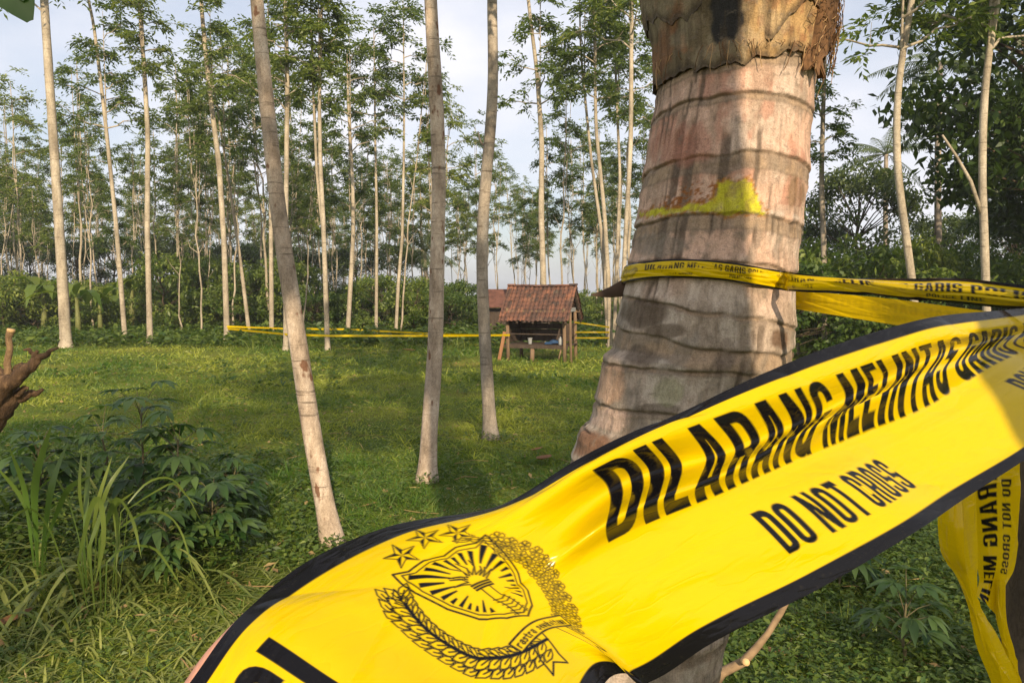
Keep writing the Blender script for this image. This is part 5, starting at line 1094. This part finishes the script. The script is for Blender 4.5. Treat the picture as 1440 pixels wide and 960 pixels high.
blade_tuft('tuft of broad pale grass blades folded over and hanging down before the cassava', 3.9, [([(110, 790), (128, 715), (141, 704), (146, 760), (132, 825)], 15, .75), ([(125, 770), (148, 710), (158, 704), (166, 755), (163, 800)], 17, .8), ([(140, 760), (160, 708), (172, 706), (188, 735), (199, 785)], 15, .7),
           ([(165, 745), (200, 722), (232, 722), (256, 750), (275, 818)], 9, .7), ([(170, 720), (205, 680), (238, 672), (262, 695), (284, 735)], 6, .75), ([(180, 715), (220, 690), (245, 680), (266, 700), (292, 712)], 5, .8), ([(150, 790), (175, 770), (215, 770), (240, 800), (258, 830)], 9, .55), ([(90, 800), (70, 745), (40, 715), (0, 745)], 7, .6)], (140, 850))
blade_tuft('tuft of upright yellow-green grass blades between stump and cassava', 4.1, [([(118, 770), (122, 700), (126, 622)], 17, .45), ([(128, 765), (138, 705), (158, 640)], 10, .95), ([(135, 755), (150, 690), (182, 640)], 10, .9), ([(122, 750), (112, 690), (116, 620)], 9, .85), ([(112, 760), (95, 700), (70, 660)], 10, .5), ([(140, 760), (160, 715), (190, 690)], 8, .8)], (125, 815))
blade_tuft('tuft of broad dark grass blades under the pruned stump', 4.2, [([(52, 770), (50, 680), (74, 592)], 20, .15), ([(60, 770), (74, 680), (98, 615)], 16, .2), ([(45, 770), (35, 690), (12, 625)], 16, .15), ([(50, 760), (30, 700), (-10, 650)], 16, .25), ([(65, 760), (95, 690), (130, 668)], 13, .3)], (55, 800))
# long loose blades of the left foreground, too many to pick apart
G = Geo()
def blades(n, xr, yr, Lr, Wr, tint, sd_, arch=.6):
    rng = np.random.default_rng(sd_)
    for k in range(n):
        px, py = rng.uniform(*xr), rng.uniform(*yr); p = ground(px, py); a = rng.random() * 6.28; h = np.array([math.cos(a), math.sin(a), 0]); L_ = rng.uniform(*Lr); u = np.linspace(0, 1, 5); el = rng.uniform(.25, 1.2)
        path = p + np.outer(u * L_ * (math.cos(el) + .3 * u), h); path[:, 2] += L_ * (u * math.sin(el) - arch * rng.uniform(.4, 1.2) * u ** 2.2); path[:, 2] = np.maximum(path[:, 2], .012)
        strip(path, rng.uniform(*Wr) * np.array([.5, 1, .95, .6, .03]), np.cross(h, [0, 0, 1.0]), np.clip(rng.normal(tint, .25), 0, 1), G, .12)
blades(1500, (-60, 330), (690, 860), (.10, .30), (.008, .019), .5, 1); blades(2200, (-80, 420), (800, 1060), (.07, .22), (.007, .015), .75, 7); blades(900, (300, 560), (760, 1040), (.07, .20), (.006, .013), .65, 2); blades(700, (960, 1480), (770, 1050), (.06, .2), (.006, .012), .35, 3)
blades(900, (480, 800), (600, 780), (.06, .16), (.006, .012), .6, 4)
blades(1300, (-70, 300), (690, 850), (.25, .65), (.009, .020), .4, 8, .5)
tag(obj('loose_grass', G.mesh('loose_grass', True), M['blade']), 'long tangled grass blades covering the near ground', 'grass', kind='stuff')
G = Geo()
def cover(n, xr, yr, hmax, sd_):
    rng = np.random.default_rng(sd_); px = rng.uniform(*xr, n); py = rng.uniform(*yr, n); pt = np.array([ground(a, b) for a, b in zip(px, py)])
    for k in range(7):
        a = rng.random(n) * 6.283; el = rng.uniform(-.2, .7, n); d = np.stack([np.cos(a) * np.cos(el), np.sin(a) * np.cos(el), np.sin(el)], -1); nr_ = rng.normal(size=(n, 3)) * .5; nr_[:, 2] += 1
        b = pt + rng.normal(size=(n, 3)) * .02; b[:, 2] = pt[:, 2] + rng.uniform(.1, 1, n) * hmax * rng.uniform(.3, 1, n); G.leaves(b, d, nr_, rng.uniform(.03, .075, n), rng.uniform(.018, .04, n), rng.uniform(0, .4, n), np.clip(rng.normal(.35, .25, n), 0, 1), .5)
cover(1900, (-80, 330), (650, 830), .5, 5); cover(500, (300, 480), (640, 800), .14, 6)
tag(obj('leafy_undergrowth', G.mesh('leafy_undergrowth'), M['weed']), 'dark leafy undergrowth round the cassava plants', 'undergrowth', kind='stuff')
# pruned stump at the edge of the view
sdp = 4.3; b0 = P(-170, 880, sdp); b0[2] = -0.05; root = empty('pruned_stump', b0); tag(root, 'pruned stump with sawn branch stubs, rising out of the tall grass', 'tree stump')
M['stump'] = barkmat('stump_bark', (0.05, 0.034, 0.022), (0.13, 0.08, 0.045), (0.27, 0.17, 0.095), 22, (1, 1, 0.4), 1.0); M['cut'] = plain('sawn_wood', (0.55, 0.36, 0.17), 0.8, 0.2)
def limb(name, pts, wd, mat='stump'):
    pts = np.asarray(pts, float); p = P(pts[:, 0], pts[:, 1], sdp + pts[:, 2]); n = 30; tt = np.linspace(0, len(p) - 1, n); pp = np.stack([np.interp(tt, np.arange(len(p)), p[:, k]) for k in range(3)], -1)
    g_ = Geo(); g_.tube(pp - b0, np.interp(tt, np.arange(len(wd)), wd) * .82 / 2 / F * sdp, 14, .5, True, .26, int(pts[0, 0]) % 50, 3.4); return obj(name, g_.mesh(name, True), M[mat], root)
limb('trunk', [(-170, 880, 0), (-140, 780, 0), (-100, 700, 0), (-58, 640, 0), (-22, 597, 0), (4, 565, 0), (20, 545, 0)], [66, 62, 60, 58, 54, 46, 30])
limb('branch', [(-34, 590, -.02), (-8, 560, -.06), (6, 540, -.08), (20, 536, -.09), (34, 520, -.09), (44, 516, -.09), (52, 503, -.09), (66, 499, -.09), (70, 493, -.09), (82, 489, -.09)], [36, 36, 34, 24, 22, 18, 13, 9, 7, 3])
M['stub'] = barkmat('peeled_stub', (0.13, 0.085, 0.045), (0.26, 0.17, 0.09), (0.40, 0.27, 0.14), 20, (1, 1, 0.3), 0.8)
limb('branch', [(8, 545, -.06), (12, 528, -.06), (10, 510, -.06), (14, 490, -.06), (12, 475, -.06), (15, 465, -.06)], [22, 13, 11, 10, 10, 13], 'stub')
limb('branch', [(44, 516, -.09), (53, 508, -.09), (48, 500, -.1), (53, 493, -.1)], [12, 11, 9, 5])
limb('branch', [(50, 498, -.09), (44, 496, -.1), (41, 491, -.1), (33, 492, -.1)], [8, 6, 6, 3])
limb('branch', [(-16, 592, .02), (8, 572, .02), (20, 560, .02), (30, 560, .03), (44, 552, .04), (50, 554, .04), (61, 547, .05)], [34, 26, 18, 16, 13, 10, 5])
limb('branch', [(-26, 530, .1), (-6, 520, .08), (6, 530, .05)], [20, 18, 14]); limb('branch', [(16, 540, -.03), (26, 526, -.03), (24, 518, -.02), (33, 513, -.02)], [20, 16, 14, 11]); limb('branch', [(24, 556, -.02), (34, 545, -.03), (40, 546, -.03)], [12, 9, 4])
g_ = Geo(); p_ = P(15, 463.5, sdp - .06) - b0; g_.tube(np.stack([p_ - [0, 0, .012], p_ + [0.004, 0, .004]]), [5.5 / F * sdp, 5 / F * sdp], 9); obj('sawn_end', g_.mesh('sawn_end', True), M['cut'], root)
# fallen branch with a sawn knot right of the palm's foot
fb = ground(1010, 965); root = empty('fallen_branch', fb); tag(root, 'bent bare branch stuck in the weeds at the foot of the palm', 'branch')
g_ = Geo(); pts = np.array([(990, 985, 3.15), (1015, 945, 3.12), (1045, 930, 3.1), (1062, 912, 3.1), (1080, 890, 3.1), (1097, 862, 3.1), (1112, 835, 3.1), (1122, 800, 3.1)], float); pp = P(pts[:, 0], pts[:, 1], pts[:, 2]); g_.tube(pp - fb, np.array([15, 14, 13, 11, 9, 9, 8, 7]) / 2 / F * 3.1, 10, .5, True, .12, 4)
obj('stick', g_.mesh('stick', True), plain('bare_branch', (0.22, 0.15, 0.085), .8, .35, 20), root); g_ = Geo(); kn = P(1046, 929, 3.07); g_.tube(np.stack([kn - fb, kn - fb + [0.0, -.035, .012]]), [.016, .014], 9); obj('sawn_knot', g_.mesh('sawn_knot', True), M['cut'], root)
fr = np.random.default_rng(12)
for k, (px, py, s_) in enumerate(((130, 855, .13), (18, 895, .15), (330, 820, .06), (765, 655, .22), (1085, 925, .09), (1160, 870, .08), (755, 640, .12), (650, 850, .08), (575, 495, .3))):
    p = ground(px, py); g_ = Geo(); a = fr.random() * 6.28; h = np.array([math.cos(a), math.sin(a), 0]); u = np.linspace(0, 1, 7); path = np.outer((u - .5) * s_ * 1.5, h); path[:, 2] += .03 + s_ * .5 * (u - .4) ** 2 + .02
    strip(path, s_ * .6 * np.sin(np.clip(u, .03, .97) * PI) ** .8, np.cross(h, [0, 0, 1.0]), fr.random(), g_, .22); o = obj('fallen_leaf', g_.mesh('fallen_leaf', True), M['dryleaf'], None, p)
    tag(o, ['curled reddish-brown fallen leaf among the long grass blades', 'pale tan fallen leaf beside the short grass tuft', 'tiny brown fallen leaf by the low bushy cassava', 'long brown fallen frond piece beside the palm foot', 'orange-brown fallen leaf next to the bent bare branch', 'brown fallen leaf in the weeds behind the bent branch', 'brown fallen leaf near the long frond piece', 'fallen leaf under the broad tape', 'pale dead leaf lying in the far sunlit grass'][k], 'leaf')
# broad leaf hanging in at the top corner from a twig overhead
tp = P(-60, -110, 2.2); root = empty('overhanging_twig', tp); tag(root, 'dark broad green leaf on a twig hanging in at the top corner', 'leafy twig'); g_ = Geo(); g_.tube(np.stack([P(-400, -330, 2.6), P(-180, -190, 2.3), tp]) - tp, [.02, .012, .006], 7); obj('twig', g_.mesh('twig', True), M['stem'], root)
for (x0, y0, x1, y1, wd) in ((-55, -105, 42, 30, .16), (-70, -120, 35, 0, .12), (-60, -105, -80, 60, .14)):
    g_ = Geo(); u = np.linspace(0, 1, 10); path = P(x0 + (x1 - x0) * u, y0 + (y1 - y0) * u ** 1.15, 2.2) - tp; dv = path[-1] - path[0]; dv /= np.linalg.norm(dv); strip(path, wd * np.sin(np.clip(u ** .8, .02, .985) * PI) ** .7, np.cross(dv, [0.2, -1.0, .3]), .2, g_, .1, (0, 1, 0)); obj('leaf', g_.mesh('broad_leaf', True), M['cassava'], root)

# ================================================================ TREES BEHIND THE CAMERA (they throw the shade on the field)
shade = broad_proto('broadleaf_tree', 61, 13.9, 3.0, 25, 150, 0.26, 0.15, 'leaf_dark', 0, 0.83, 'shade')
for k, (x_, y_, s_, rz) in enumerate(((0.9, -14.0, 1.0, 0.3), (5.9, -14.4, 1.0, 2.1))):
    o = shade if k == 0 else copy_tree(shade); o.location = (x_, y_, 0); o.scale = (s_, s_, s_); o.rotation_euler = (0, 0, rz)
    tag(o, 'tall high-crowned tree behind the viewpoint, shading the field', 'tree', 'tall trees behind the viewpoint')
root = empty('slim_tree', (0.905, -1.0, 0)); g_ = Geo(); z_ = np.linspace(-.1, 11.5, 30); g_.tube(np.stack([0.02 * np.sin(z_ * .9), 0 * z_, z_], -1), np.interp(z_, [0, 4, 11.5], [.145, .132, .03]), 16, .5, True, .04, 3); obj('trunk', g_.mesh('trunk', True), M['bark_grey'], root)
for nm, me, mm in (('crown', crown_meshes[0][0], 'leaf_plant'), ('limbs', crown_meshes[0][1], 'bark_pale')): obj(nm, me, M[mm], root, (0, 0, 9.0)).scale = (.6, .6, .6)
tag(root, 'slim trunk just behind the viewpoint, throwing its shadow on the palm', 'tree')

# ---- thin warm air over the grove
hb = Geo(); hb.box((0, 45, 9.3), (190, 150, 20.8)); hz = obj('haze', hb.mesh('haze')); tag(hz, 'thin pale haze in the evening air', 'haze', kind='stuff')
m = bpy.data.materials.new('thin_haze'); m.use_nodes = True; m.node_tree.nodes.clear(); o_ = m.node_tree.nodes.new('ShaderNodeOutputMaterial'); v_ = m.node_tree.nodes.new('ShaderNodeVolumePrincipled')
v_.inputs['Color'].default_value = (0.9, 0.92, 0.95, 1); v_.inputs['Density'].default_value = 0.0011; v_.inputs['Anisotropy'].default_value = 0.3; m.node_tree.links.new(v_.outputs[0], o_.inputs['Volume']); hz.data.materials.append(m)
